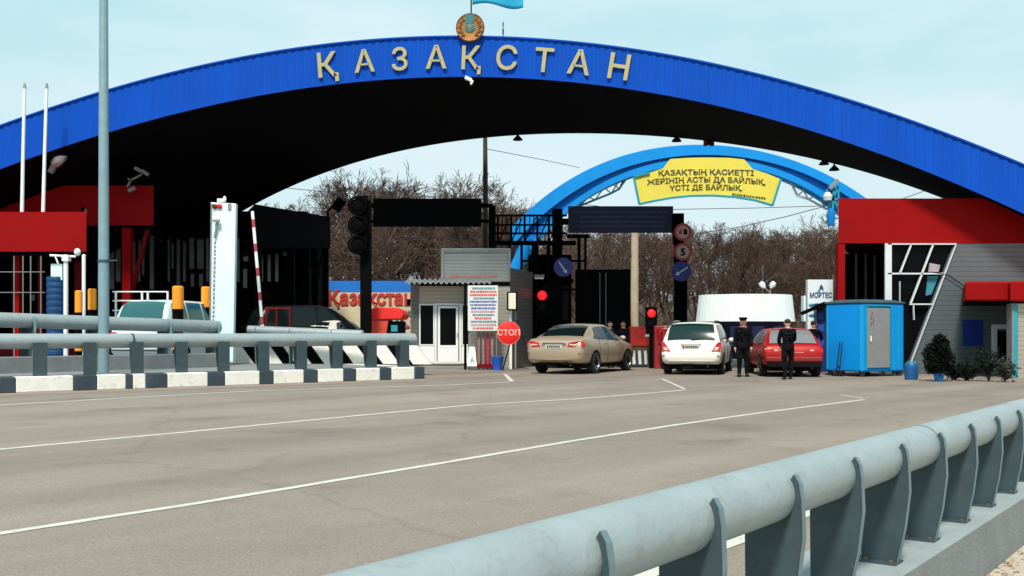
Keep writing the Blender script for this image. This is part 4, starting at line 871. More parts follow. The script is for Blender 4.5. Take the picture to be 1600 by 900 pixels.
# dark lorry in the lane
def wheel(par, name, x, y, r, wdt, side, rimc, spokes=7, sw=0):
    b = MB(); h = wdt/2; b.lathe([(r*.62,-h),(r*.92,-h),(r,-h*.6),(r,h*.6),(r*.92,h),(r*.62,h)], mat('tyre_rubber', (.012,.012,.012), .85, 0, .2, 9), 28, (x, y, r), 'X', caps=False); w_ = b.obj(name, par, local=True)
    b = MB(); s_ = side; b.lathe([(r*.64,-h*.9*s_),(r*.66,h*s_),(r*.6,h*s_*.95),(r*.56,h*s_*.55)], rimc, 28, (x, y, r), 'X', caps=False)
    b.lathe([(r*.57,h*s_*.3),(.001,h*s_*.3)], BLACK, 24, (x, y, r), 'X', caps=False)
    for k in range(spokes):
        a = 2*math.pi*k/spokes; b.bar((x+h*s_*.62, y+math.sin(a)*r*.08, r+math.cos(a)*r*.08), (x+h*s_*.8, y+math.sin(a)*r*.58, r+math.cos(a)*r*.58), r*.16, rimc, r*.08, (1,0,0))
    b.lathe([(r*.13,h*s_*.5),(r*.11,h*s_*.85),(.001,h*s_*.87)], rimc, 14, (x, y, r), 'X', caps=False); b.obj('rim', w_, local=True)
RIM = mat('alloy_rim', (.42,.42,.41), .3, .8, .05)
t = thing('box_lorry', 'dark box lorry waiting in the lane behind two standing people', 'lorry', (UX(942,41.5), 41.5, 0), R(-5))
LB = mat('lorry_box', (.003,.003,.004), .7, 0, .2, 1, spec=.08)
b = MB(); b.box((-1.12,0,.95), (1.12,6.2,3.85), LB); b.obj('cargo_box', t, local=True, bevel=.03)
for s_ in (-1, 1):
    b = MB(); b.box((s_*.56-.54,-.03,1.0), (s_*.56+.54,-.001,3.75), LB); dr = b.obj('rear_door', t, local=True)
    b = MB(); b.bar((s_*.12,-.05,1.05), (s_*.12,-.05,3.7), .035, GREYP); b.obj('lock_bar', dr, local=True)
b = MB(); b.box((-1.05,6.3,.6), (1.05,8.0,3.0), LB); b.obj('cab', t, local=True, bevel=.1)
b = MB(); b.box((-1.1,.1,.5), (1.1,6.2,.93), STEEL); b.box((-1.1,-.05,.45), (1.1,.06,.6), STEEL); b.obj('chassis', t, local=True)
for s_ in (-1, 1):
    b = MB(); b.box((s_*.9-.14,-.06,.64), (s_*.9+.14,-.0,.8), mat('tail_red', (.35,.01,.01), .25, 0, 0)); b.obj('tail_light', t, local=True)
    for y in (1.5, 6.9): wheel(t, 'wheel', s_*.95, y, .46, .3, s_, GREYP, 5)
# ---------------------------------------------------------------- round white structure, lamps, sign
D = 50; t = thing('drum_pavilion', 'round pavilion with white ribbed metal drum roof over dark blue walls', 'pavilion', (UX(1185,D), D+2, 0))
DW = mat('drum_white', (.90,.95,.96), .4, .1, .05, 1, dirt=(.6,.68,.72,.6), stretch=(4,4,.1))
b = MB(); cx, rx = (UX(1100,D)+UX(1258,D))/2, (UX(1258,D)-UX(1100,D))/2; n = 120; vs = []
zt, zb = UZ(459,D), UZ(502,D)
prf = [(.94,zt),(.97,(zt+zb)/2),(1,zb)]
for fr, z in prf:
    for k in range(n):
        a = 2*math.pi*k/n; rib = 1+(.006 if k % 2 else 0); vs.append((cx+rx*fr*rib*math.cos(a), D+2+2.0*fr*rib*math.sin(a), z))
fs = [(j*n+k, j*n+(k+1)%n, (j+1)*n+(k+1)%n, (j+1)*n+k) for j in range(len(prf)-1) for k in range(n)]+[tuple(range(n))]
b.add(vs, fs, DW); b.obj('drum', t)
b = MB(); b.lathe([(rx*.9,0),(rx*.9,zb-.005)], mat('wall_midnight', (.003,.004,.014), .7, 0, .2, 1, spec=.1), 40, (cx, D+2, 0)); b.obj('wall', t)
b = MB(); wbox(b, 1256, 1277, 462, 502, D+1.6, .5, WHITE_P); b.obj('side_panel', t)
for x0 in (1112,1140,1172,1208):
    b = MB(); a = (x0-1178)/82; b.box((UX(x0,D), D+2-rx*.9-.35+abs(a)*.9, .6), (UX(x0+18,D), D+2-rx*.9-.3+abs(a)*.9, 1.6), SIGNB); b.obj('blue_panel', t)
D = 54; t = thing('twin_street_lamp', 'twin headed white street lamp above the white drum roof', 'street lamp', (UX(1203,D), D, 0))
b = MB(); b.tube([(UX(1203,D), D, 0), (UX(1203,D), D, UZ(456,D))], .06, GR, 8); b.tube([(UX(1206,D), D+2, 0), (UX(1206,D), D+2, UZ(412,D))], .04, GR, 8); b.obj('pole', t)
for x, x2, y in ((1188,1195,441),(1210,1204,441)):
    b = MB(); b.tube([P(x,y,D), P((x+x2)/2,y+4,D), P(x2,y+9,D)], [.12,.17,.07], WHITE, 10); b.obj('lamp_head', t)
    b = MB(); b.bar(P(x2,y+9,D), P(1203,457,D), .06, GR); b.obj('arm', t)
D = 33.4; t = thing('pylon_sign', 'white pylon sign with dark blue emblem and letters by the blue booth', 'sign', (UX(1282,D), D, 0))
b = MB(); wbox(b, 1262, 1302, 437, 520, D, .25, mat('sign_panel_white', (.72,.78,.80), .4, 0, .05)); b.box((UX(1262,D), D, 0), (UX(1302,D), D+.25, UZ(520.2,D)), WHITE_P); b.obj('panel', t, bevel=.015)
NV = mat('sign_navy_ink', (.01,.06,.16), .5, 0, 0)
b = MB(); me = text('МОРТЕС', .23, .006, .006); xs = [v.co.x for v in me.vertices]; b.mesh(me, plane_M(P(1282.5,465,D-.012)) @ Matrix.Diagonal(((UX(1300,D)-UX(1265.5,D))/(max(xs)-min(xs)),1,1,1)), NV); b.obj('lettering', t)
b = MB(); q = Vector((0,-.012,0)); b.prism([P(1280,455,D)+q, P(1280.3,449,D)+q, P(1283.2,444,D)+q, P(1286,449,D)+q, P(1287,455,D)+q, P(1283.5,451.5,D)+q], (0,.01,0), NV); b.prism([P(1276.5,457,D)+q, P(1279,452,D)+q, P(1281,457,D)+q], (0,.01,0), mat('sign_teal_ink', (.02,.22,.3), .5, 0, 0)); b.obj('emblem', t)
b = MB()
for y in (477,493): b.ell(P(1268.5,y,D-.0), (.11,.02,.06), mat('sign_teal_ink', None), 12, 6)
b.obj('side_mark', t)
D = 33.0; t = thing('blue_cabinet', 'dark blue cabinet with paler panels between pylon sign and blue booth', 'cabinet', (UX(1284,D), D, 0))
b = MB(); wbox(b, 1276, 1300, 474, 586, D, .3, mat('cabinet_blue', (.006,.02,.14), .5, 0, .1)); b.obj('body', t)
for y in (489,507,530):
    b = MB(); wbox(b, 1278, 1288, y, y+11, D-.02, .018, mat('cabinet_panel', (.02,.07,.30), .5, 0, .1)); b.obj('panel', t)
b = MB(); b.bar(P(1252,490,D-.2), P(1291,474,D-.2), .11, BLACK); b.bar(P(1276,482,D-.2), P(1290,476,D-.2), .2, BLACK)
tag(b.obj('raised_arm_bar'), 'short black slanting bar crossing in front of the pylon sign', 'bar')
# red island block with striped base
D = 37.5; t = thing('island_block', 'red block with white patch on a striped base between two waiting cars', 'barrier block', (UX(1002,D), D, 0))
RW = mat('block_red', (.6,.03,.025), .5, 0, .25, 4)
b = MB(); b.box((UX(984,D), D, UZ(541,D)), (UX(1030,D), D+.6, UZ(510,D)), RW); b.obj('panel', t, bevel=.04)
b = MB(); wbox(b, 1008, 1017, 514, 526, D-.02, .019, WHITE); b.obj('patch', t)
b = MB(); wbox(b, 986, 1020, 541, 552, D+.05, .5, mat('block_olive', (.10,.09,.05), .8, 0, .3, 3)); b.obj('middle', t)
b = MB(); xx = 984
for i in range(8):
    m = KW if i % 2 else KD; sk = 1.2; b.prism([P(xx,569,D-.05), P(xx+4.6,569,D-.05), P(xx+4.6-sk,548,D-.05), P(xx-sk,548,D-.05)], (0,.8,0), m); xx += 4.65
b.obj('striped_base', t)
t = thing('red_cabinet', 'narrow dark red cabinet behind the white estate car', 'cabinet', (UX(1033,36.2), 36.2, 0))
b = MB(); b.box((UX(1023,36.2), 36.2, 0), (UX(1044,36.2), 36.7, UZ(509,36.2)), mat('cabinet_red', (.28,.015,.02), .5, 0, .3, 3)); b.obj('body', t, bevel=.03)
b = MB(); b.box((UX(1026,36.2), 36.18, UZ(530,36.2)), (UX(1040,36.2), 36.199, UZ(514,36.2)), RED); b.obj('door', t)
# ---------------------------------------------------------------- building with slanted glazing
D = 31.5; XL = UX(1310,D); XR = 23; zt, zb = UZ(310,D), UZ(380,D); t = thing('control_building', 'red topped control building with slanted white framed glazing and grey siding', 'building', (XL+3, D+3, 0))
b = MB(); sbox(b, XL, XR, zb, zt, D, 9, RED, KR_); b.obj('parapet', t)
b = MB(); b.box((XL, D+.02, 0), (UX(1320.5,D), D+.3, zb-.003), RED); b.obj('column', t)
b = MB(); b.box((XL+3.9, D+8.6, 0), (XL+4.1, D+8.8, zb-.003), RED_D); b.obj('column', t)
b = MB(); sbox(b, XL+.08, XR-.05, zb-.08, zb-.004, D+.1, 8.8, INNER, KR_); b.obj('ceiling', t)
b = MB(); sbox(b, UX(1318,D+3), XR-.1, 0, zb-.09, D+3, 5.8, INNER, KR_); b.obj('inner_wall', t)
for x0, y0, y1 in ((1337,386,470),(1352,395,470),(1366,398,470)):
    b = MB(); b.box((UX(x0,D+2.9), D+2.9, UZ(y1,D+2.9)), (UX(x0+2.6,D+2.9), D+2.98, UZ(y0,D+2.9)), WINL); b.obj('window_strip', t)
Dg = D+.12
def F(x, y): return P(x, y, Dg)
b = MB(); b.prism([F(1384,381.5), F(1489,381.5), F(1420,560), F(1384,585)], (0,.04,0), BLACKG); b.obj('glazing', t)
b = MB()
for (x, y), (x2, y2), wd in (((1385,381),(1385,590),.2),((1384,382),(1491,382),.07),((1421,382),(1403,428),.07),((1455,382),(1420,474),.08),((1491,381),(1417,575),.05),((1384,428),(1470,428),.08),((1418,475.5),(1453,475.5),.07),((1424,476),(1425,500),.05),((1403,440),(1403,476),.03)): b.bar(F(x,y)+Vector((0,-.14,0)), F(x2,y2)+Vector((0,-.14,0)), wd*(.6 if wd < .15 else 1), mat('frame_white', (.62,.66,.66), .5, 0, .1, 3), .08, (0,1,0))
b.obj('window_frame', t)
b = MB(); b.prism([F(1452,411), F(1469,414), F(1466,425), F(1450,425)], (0,-.02,0), mat('poster_pale', (.35,.3,.32), .6, 0, .3, 4)); b.prism([F(1449,432), F(1466,432), F(1455,460), F(1446,462)], (0,-.02,0), mat('poster_teal', (.03,.20,.28), .6, 0, .2, 2)); b.obj('poster', t)
b = MB(); q = [P(1491,380,D+.03), Vector((XR, D+.03, zb-.003)), Vector((XR, D+.03, 0)), Vector((UX(1414,D), D+.03, 0))]; q[0].z = zb-.003; b.prism(q, (0,.25,0), SID); b.obj('siding_wall', t)
b = MB(); b.box((UX(1505,D), D, UZ(541,D)), (UX(1536,D), D+.028, UZ(500,D)), mat('panel_blue', (.003,.03,.26), .5, 0, .1)); b.obj('blue_board', t)
b = MB(); frame(b, 1551,1592,507,596,D-.05,.14,WHITE,.079); d_ = b.obj('door', t)
b = MB(); b.box((UX(1551,D)+.15, D-.02, .05), (UX(1592,D)-.15, D+.02, UZ(507,D)-.2), BLACKG); b.obj('glass', d_)
b = MB(); sbox(b, UX(1508,28.2), UX(1577,28.2), UZ(470,28.2), UZ(440,28.2), 28.2, 3.3, RED, KR_); b.obj('awning', t, bevel=.05)
b = MB(); sbox(b, UX(1578,28.0), 19, UZ(471,28), UZ(439,28), 28.0, 3.5, RED, KR_); b.obj('awning', t, bevel=.05)
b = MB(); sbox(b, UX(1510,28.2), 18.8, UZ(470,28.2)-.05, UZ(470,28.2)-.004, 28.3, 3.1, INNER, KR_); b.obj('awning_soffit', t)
b = MB(); b.box((UX(1590,28.3), 28.3, 0), (18.5, 28.5, UZ(471,28.2)-.055), SID_W); b.obj('wing_wall', t)
b = MB(); b.box((UX(1581,28.2), 28.2, 0), (UX(1584,28.2), 28.5, UZ(471,28.2)-.055), GR); b.box((UX(1584,28.2), 28.22, 0), (UX(1590,28.2)-.0, 28.5, UZ(471,28.2)-.055), TEAL); b.obj('corner_post', t)
b = MB(); b.tube([(UX(1497,D)+.2, D-.05, UZ(448,D)), (UX(1480,D), D-.05, UZ(430,D)), (UX(1455,D), D-.06, UZ(425,D))], .015, BLACK, 6); b.obj('cable', t)
# ---------------------------------------------------------------- blue booth
al = R(60); C0 = Vector((10.02,29.3,0)); u1 = Vector((-math.cos(al), math.sin(al), 0)); u2 = Vector((math.sin(al), math.cos(al), 0)); wl, wr, hb = 1.37, 1.78, 2.12
t = thing('blue_booth', 'bright blue metal booth with rusty grey door on short legs', 'booth', tuple(C0+u1*wl/2+u2*wr/2))
Z = Vector((0,0,1)); z0 = .14
b = MB(); b.prism([C0+Z*z0, C0+u2*wr+Z*z0, C0+u2*wr+u1*wl+Z*z0, C0+u1*wl+Z*z0], Z*(hb-z0), BOOTH); b.obj('body', t, bevel=.05)
b = MB(); q = [C0-u2*.03-u1*.03+Z*hb, C0+u2*(wr+.03)-u1*.03+Z*hb, C0+u2*(wr+.03)+u1*(wl+.03)+Z*hb, C0+u1*(wl+.03)-u2*.03+Z*hb]
qq = [v+Z*.05 for v in q]; cc = C0+u1*wl/2+u2*wr/2+Z*(hb+.13); q2 = [v+(cc-v)*.35 for v in qq]; 
for v in q2: v.z = hb+.12
b.add(q+qq+q2, [(0,1,5,4),(1,2,6,5),(2,3,7,6),(3,0,4,7),(4,5,9,8),(5,6,10,9),(6,7,11,10),(7,4,8,11),(8,9,10,11),(3,2,1,0)], mat('booth_roof', (.05,.09,.11), .6, .2, .2, 4)); b.obj('roof', t, bevel=.02)
o_ = -u1*.012
b = MB(); b.prism([C0+u2*.16+Z*.26+o_, C0+u2*1.12+Z*.26+o_, C0+u2*1.12+Z*1.98+o_, C0+u2*.16+Z*1.98+o_], -u1*.03, GREYP); dr = b.obj('door', t, bevel=.008); dr['label'] = 'grey door with rust stains'
b = MB(); b.bar(C0+u2*.28-u1*.07+Z*1.02, C0+u2*.28-u1*.07+Z*1.18, .03, WHITE); b.obj('handle', dr)
b = MB(); RUST = mat('rust', (.20,.05,.02), .9, 0, .3, 8)
for s0, z_, h_ in ((.3,1.62,.25),(.36,1.5,.2),(.26,1.45,.12)): b.prism([C0+u2*s0+Z*z_-u1*.0435, C0+u2*(s0+.05)+Z*(z_+.03)-u1*.0435, C0+u2*(s0+.09)+Z*(z_+h_)-u1*.0435, C0+u2*(s0+.06)+Z*(z_+h_)-u1*.0435], -u1*.002, RUST)
b.obj('rust_stain', dr)
b = MB()
for s0 in (0.11, 1.15): b.prism([C0+u2*s0+Z*.2-u1*.003, C0+u2*(s0+.045)+Z*.2-u1*.003, C0+u2*(s0+.045)+Z*2.03-u1*.003, C0+u2*s0+Z*2.03-u1*.003], -u1*.05, TEAL)
b.prism([C0+u2*.11+Z*2.035-u1*.003, C0+u2*1.195+Z*2.035-u1*.003, C0+u2*1.195+Z*2.08-u1*.003, C0+u2*.11+Z*2.08-u1*.003], -u1*.05, TEAL); b.obj('door_frame', t)
b = MB()
for s0, s1 in ((.05,.07),(.95,.97)): b.bar(C0+u1*wl*s0-u2*.01+Z*.2, C0+u1*wl*s0-u2*.01+Z*2.05, .03, TEAL, .02)
b.bar(C0+u2*1.5-u1*.01+Z*.2, C0+u2*1.5-u1*.01+Z*2.05, .03, TEAL, .03); b.obj('corner_trim', t)
for a, c in ((.1,.1),(.1,wr-.1),(wl-.1,.1),(wl-.1,wr-.1)):
    b = MB(); p = C0+u1*a+u2*c; b.box((p.x-.06,p.y-.06,0),(p.x+.06,p.y+.06,.139), STEEL); b.obj('leg', t)
t = thing('broom_stand', 'thin dark metal rack leaning on the blue booth wall', 'rack', tuple(C0+u1*.7-u2*.2))
p = C0+u1*.72-u2*.22
for dx in (-.06,.06):
    b = MB(); b.tube([p+u1*dx, p+u1*dx*.8+u2*.16+Z*1.0], .015, STEEL, 6); b.obj('stick', t)
b = MB(); b.bar(p+u1*.2, p-u1*.2, .05, STEEL); b.bar(p+u1*.17+Z*.05, p+Z*.3+u2*.05, .02, STEEL); b.bar(p-u1*.17+Z*.05, p+Z*.3+u2*.05, .02, STEEL); b.obj('foot', t)
pb = P(1424,592,27.6); t = thing('blue_drum', 'small blue plastic drum standing between booth and conifer', 'drum', (pb.x, pb.y, 0))
b = MB(); b.lathe([(.16,0),(.18,.1),(.175,.3),(.18,.42),(.15,.46)], mat('drum_blue', (.006,.09,.24), .45, 0, .1, 3), 18, (pb.x, pb.y, 0)); b.obj('barrel', t)
b = MB(); b.lathe([(.13,.46),(.13,.49),(.001,.5)], TEAL, 16, (pb.x, pb.y, 0)); b.obj('lid', t)
# loose rubble strip in front of the building
b = MB(); rr = random.Random(13); RB_ = mat('rubble_soil', (.26,.19,.14), .95, 0, .3, 6)
for i in range(260):
    p = P(rr.uniform(1290,1640), 600, rr.uniform(25.6,28.0)); p.z = 0; s_ = rr.uniform(.01,.035); b.ell((p.x, p.y, s_*.3), (s_, s_*.8, s_*.55), RB_, 5, 3)
struct(b.obj('rubble'), 'stuff')
# ---------------------------------------------------------------- cars
GLASS_C = mat('car_glass', (.005,.009,.010), .1, 0, 0, spec=.28)
GLASS_T = mat('car_glass_teal', (.02,.10,.105), .1, 0, 0, spec=.6); GLASS_M = mat('car_glass_mid', (.006,.024,.024), .1, 0, 0, spec=.3)
TAIL = mat('tail_light_red', (.50,.012,.012), .2, 0, .1, 8)
TAILC = mat('tail_light_clear', (.62,.45,.40), .2, 0, .1, 8)
PLATE = mat('number_plate', (.50,.49,.45), .5, 0, .05)
CHROME = mat('chrome', (.6,.6,.58), .2, .9, 0)
UNDER = mat('underbody', (.006,.006,.006), .9, 0, .2, spec=.1)
def lerp(a, b, t): return a+(b-a)*t
def car(name, label, cat, loc, rz, st, paint, wheels, tail, plate_z, glass=GLASS_C, wr=.31, sx=1, rear=None, side_y=None, bpost=None, L_=4.8, group=None, grey_lower=False, rail=False, tyre_x=None):
    """st: stations (y, z_bottom, z_belt, z_roof, half width, roof half width) from tail to nose"""
    t = thing(name, label, cat, loc, rz, group); st = [(y, zb+.085 if zb < .34 else zb+.02, bl, rf, w_, rw) for y, zb, bl, rf, w_, rw in st]
    secs = []
    for (y, zb, bl, rf, w_, rw) in st:
        cab = rf > bl+.1
        if cab: q = [(0,zb),(w_*.86,zb),(w_*.965,zb+.07),(w_,zb+.30),(w_*.995,lerp(zb,bl,.72)),(w_*.97,bl-.05),(w_*.945,bl),(lerp(w_*.945,rw,.5)+.012,lerp(bl,rf,.5)),(rw,rf-.07),(rw*.9,rf-.02),(rw*.55,rf),(0,rf+.012)]
        else: q = [(0,zb),(w_*.86,zb),(w_*.965,zb+.07),(w_,zb+.30*min(1,(bl-zb)/.5)),(w_*.995,lerp(zb,bl,.72)),(w_*.97,bl-.06),(w_*.93,bl-.015),(w_*.9,bl),(w_*.82,bl+.008),(w_*.7,bl+.014),(w_*.45,bl+.02),(0,bl+.024)]
        secs.append([(x, y, z) for x, z in q])
    n = len(secs[0]); b = MB(); vs = []
    for s_ in secs: vs += [(x,y,z) for x,y,z in s_]+[(-x,y,z) for x,y,z in s_[-2:0:-1]]
    m_ = 2*n-2; fs = []
    for i in range(len(secs)-1):
        for k in range(m_): fs.append((i*m_+k, i*m_+(k+1)%m_, (i+1)*m_+(k+1)%m_, (i+1)*m_+k))
    fs += [tuple(range(m_))[::-1], tuple(range((len(secs)-1)*m_, len(secs)*m_))]
    b.add(vs, fs, paint, True); body = b.obj('body', t, local=True, sharp=50)
    # interpolate the skin
    def sec_at(y):
        for i in range(len(st)-1):
            if st[i][0] <= y <= st[i+1][0]:
                f = (y-st[i][0])/(st[i+1][0]-st[i][0]); return [tuple(lerp(a, c, f) for a, c in zip(p, q)) for p, q in zip(secs[i], secs[i+1])]
    # side glass: list of (y0, y1) spans at belt and (y0,y1) at roof
    for (a0, a1, r0, r1) in side_y:
        for s_ in (-1, 1):
            b = MB(); vs = []
            nseg = 6
            for k in range(nseg+1):
                f = k/nseg; A = sec_at(lerp(a0, a1, f)); Bq = sec_at(lerp(r0, r1, f))
                lo = A[6]; mid = sec_at(lerp(lerp(a0,a1,f), lerp(r0,r1,f), .5))[7]; hi = Bq[8]
                def pt(v, dz=0): return (s_*(v[0]+.008), v[1], v[2]+dz)
                vs += [pt(lo, .03), pt((mid[0]+.004, mid[1], mid[2])), pt(hi, -.005)]
            b.add(vs, [(3*k+j, 3*k+j+1, 3*k+3+j+1, 3*k+3+j) for k in range(nseg) for j in (0, 1)], glass, True); b.obj('side_window', t, local=True)
    # rear and front screens as patches across the roof sections
    def screen(y0, y1, x0, x1, nm, par=t, g=glass, nd=7):
        b = MB(); vs = []; rows = 5
        for j in range(rows+1):
            y = lerp(y0, y1, j/rows); s_ = sec_at(y); top = s_[-1][2]; e_ = s_[9]; wd = lerp(x0, x1, j/rows)
            for i in range(nd+1):
                x = lerp(-wd, wd, i/nd); ax = abs(x)
                # height of the skin at |x|
                pts = [s_[11], s_[10], s_[9], s_[8]]
                z = pts[0][2]
                for p_, q_ in zip(pts[:-1], pts[1:]):
                    if p_[0] <= ax <= q_[0]: z = lerp(p_[2], q_[2], (ax-p_[0])/max(1e-6, q_[0]-p_[0]))
                vs.append((x, y-(.012 if y1 > y0 else -.012), z+.012))
        b.add(vs, [(j*(nd+1)+i, j*(nd+1)+i+1, (j+1)*(nd+1)+i+1, (j+1)*(nd+1)+i) for j in range(rows) for i in range(nd)], g, True); return b.obj(nm, par, local=True)
    screen(rear[0], rear[1], rear[2], rear[3], 'rear_window')
    screen(rear[5], rear[4], rear[6], rear[7], 'windscreen')
    # wheels and dark arches
    W_ = max(s_[4] for s_ in st)
    for y in wheels:
        for s_ in (-1, 1):
            b = MB(); vs = []; na = 18; rr_ = wr*1.17
            for k in range(na+1):
                a = math.pi*1.12*k/na-.06*math.pi; zz = max(wr+rr_*math.sin(a), .17)
                vs += [(s_*(W_+.006), y+rr_*math.cos(a), zz), (s_*(W_-.25), y+rr_*math.cos(a), zz)]
            b.add(vs, [(2*k,2*k+1,2*k+3,2*k+2) for k in range(na)]+[tuple(range(0,2*na+2,2))], UNDER); b.obj('wheel_arch', t, local=True)
            wheel(t, 'wheel', s_*(W_-.085), y, wr, .21, s_, RIM, 7)
    b = MB(); b.box((-W_*.8, .35, .17), (W_*.8, L_-.4, .34), UNDER); b.box((-.28,.12,.2),(.05,.5,.32), UNDER); b.tube([(.5,.02,.27),(.5,.3,.27)], .03, STEEL, 8); b.obj('underbody', t, local=True)
    return t, sec_at
def lamp_patch(t, name, poly, m, d=.03, parent=None):
    b = MB(); b.prism(poly, (0,-d,0), m); return b.obj(name, parent or t, local=True, bevel=.008)
def common(t, W_, belt_y, belt_z, doors, sec, m_line=None):
    m_line = m_line or mat('door_gap', (.03,.028,.025), .8, 0, 0)
    for s_ in (-1, 1):
        b = MB()
        for y in doors:
            q = sec(y); pts = [(s_*(p[0]+.003), y, p[2]) for p in q[2:7]]
            b.tube(pts, .006, m_line, 4)
        b.obj('door_gap', t, local=True)
        for y in doors[1:]:
            q = sec(y-.22); x = q[5][0]; b = MB(); b.bar((s_*(x+.02), y-.30, q[5][2]-.06), (s_*(x+.02), y-.14, q[5][2]-.06), .022, CHROME, .025); b.obj('door_handle', t, local=True)
        q = sec(belt_y); b = MB(); b.ell((s_*(q[6][0]+.12), belt_y, q[6][2]+.09), (.11,.06,.075), t_paint[0], 10, 7); b.obj('mirror', t, local=True)
t_paint = [None]
# beige saloon
BEI = mat('paint_beige', (.47,.365,.26), .27, .45, .05, 2, spec=.5); t_paint[0] = BEI
sal = [(0,.40,.74,.74,.74,.5),(.03,.32,.86,.86,.82,.6),(.10,.26,.985,.985,.875,.68),(.24,.24,1.02,1.02,.895,.72),(.55,.22,1.035,1.035,.91,.72),(.70,.2,1.03,1.14,.91,.74),(1.0,.2,1.02,1.30,.912,.68),(1.35,.2,1.0,1.425,.912,.63),(1.9,.2,.985,1.47,.912,.62),(2.5,.2,.97,1.465,.912,.62),(2.85,.2,.96,1.40,.91,.63),(3.2,.2,.955,1.24,.908,.67),(3.6,.2,.95,1.04,.90,.72),(3.7,.2,.945,.945,.90,.7),(4.3,.22,.85,.85,.88,.65),(4.66,.27,.70,.70,.80,.6),(4.8,.36,.58,.58,.66,.5)]
rc = P(865,583,31.2); rc.z = 0
ca, sec = car('saloon_car', 'beige saloon car waiting beside the red stop sign', 'car', rc, R(-26), sal, BEI, (1.02,3.80), None, .8, GLASS_C, .325, rear=(.64,1.30,.66,.56,3.50,2.90,.60,.62), side_y=[(.95,1.98,1.36,1.98),(2.06,3.15,2.06,2.72)], L_=4.8)
ca.scale = (1.06,1.06,1.06)
common(ca, .91, 3.1, .96, [1.35,2.02,3.05], sec)
for s_ in (-1, 1):
    lamp = lamp_patch(ca, 'tail_light', [(s_*.42,.035,.80),(s_*.70,.045,.77),(s_*.87,.10,.77),(s_*.905,.18,.86),(s_*.88,.14,.955),(s_*.70,.06,.95),(s_*.48,.04,.92)], TAIL, .045)
    lamp_patch(ca, 'reverse_lens', [(s_*.50,-.012,.835),(s_*.70,-.002,.825),(s_*.70,-.002,.875),(s_*.50,-.012,.875)], TAILC, .014, lamp)
    b = MB(); b.box((s_*.35-.1, -.015,.3),(s_*.35+.1,.03,.36), UNDER); b.obj('bumper_slot', ca, local=True)
b = MB(); b.box((-.38,.012,.72),(.38,.06,.90), mat('plate_recess', (.20,.15,.11), .5, 0, 0)); b.obj('plate_recess', ca, local=True, bevel=.01)
b = MB(); b.box((-.26,-.012,.745),(.26,.011,.86), PLATE); pl = b.obj('number_plate', ca, local=True)
b = MB()
for k in range(7): b.box((-.2+k*.06,-.017,.77),(-.165+k*.06,-.0125,.835), BLACK)
b.obj('plate_mark', pl, local=True)
b = MB(); b.bar((-.34,.0,.915),(.34,.0,.915), .025, CHROME, .02); b.obj('boot_trim', ca, local=True)
b = MB(); b.bar((-.82,.02,.60),(.82,.02,.60), .014, mat('door_gap', None), .03); b.obj('bumper_seam', ca, local=True)
# white estate
WP = mat('paint_cream_white', (.74,.71,.62), .3, .05, .04, 2, spec=.5, dirt=(.6,.5,.38,.3)); t_paint[0] = WP
est = [(0,.40,.62,.62,.74,.6),(.03,.33,.70,.70,.82,.7),(.07,.28,.80,.80,.87,.74),(.12,.26,.97,.97,.885,.78),(.16,.25,1.0,1.12,.89,.79),(.26,.24,1.0,1.30,.89,.755),(.38,.23,1.0,1.48,.89,.715),(.55,.22,.99,1.555,.89,.69),(1.4,.2,.98,1.60,.895,.68),(2.5,.2,.965,1.595,.895,.68),(2.95,.2,.955,1.52,.895,.68),(3.4,.2,.95,1.28,.89,.71),(3.75,.2,.945,1.06,.885,.74),(3.85,.2,.94,.94,.885,.74),(4.4,.22,.83,.83,.86,.65),(4.7,.28,.66,.66,.78,.55),(4.8,.36,.55,.55,.66,.5)]
rc2 = P(1079,587,30.6); rc2.z = 0
ARGS = dict(rear=(.14,.50,.71,.63,3.62,3.02,.66,.66), side_y=[(.42,1.35,.62,1.35),(1.42,2.28,1.42,2.28),(2.36,3.35,2.36,2.85)], L_=4.8)
wa, sec = car('estate_car', 'cream white estate car in the middle lane beside an officer', 'car', rc2, R(-16.5), est, WP, (.98,3.80), None, .8, GLASS_M, .32, **ARGS)
def estate_bits(t, sec):
    common(t, .89, 3.2, .96, [1.38,2.32,3.3], sec)
    for s_ in (-1, 1):
        lamp = lamp_patch(t, 'tail_light', [(s_*.60,.06,.70),(s_*.87,.10,.70),(s_*.895,.17,.98),(s_*.80,.12,.99),(s_*.70,.10,.86)], TAIL, .05)
        lamp_patch(t, 'reverse_lens', [(s_*.66,.03,.74),(s_*.80,.035,.74),(s_*.83,.045,.84),(s_*.72,.04,.84)], TAILC, .02, lamp)
        b = MB(); b.tube([(s_*.60,.7,1.60),(s_*.62,1.4,1.645),(s_*.62,2.4,1.64)], .018, GREYP, 6); b.obj('roof_rail', t, local=True)
    b = MB(); b.box((-.26,.045,.79),(.26,.1,.90), PLATE); pl = b.obj('number_plate', t, local=True)
    b = MB(); b.box((-.25,.038,.80),(-.19,.0445,.89), TAIL)
    for k in range(7): b.box((-.16+k*.055,.038,.82),(-.125+k*.055,.0445,.875), BLACK)
    b.obj('plate_mark', pl, local=True)
    b = MB(); b.bar((-.3,.06,.925),(.3,.06,.925), .035, CHROME, .02); b.obj('tailgate_trim', t, local=True)
    b = MB(); b.bar((-.84,.02,.58),(.84,.02,.58), .014, mat('door_gap', None), .03); b.obj('bumper_seam', t, local=True)
    b = MB(); b.bar((0,.12,1.06),(.36,.14,1.075), .018, BLACK); b.obj('rear_wiper', t, local=True)
estate_bits(wa, sec)
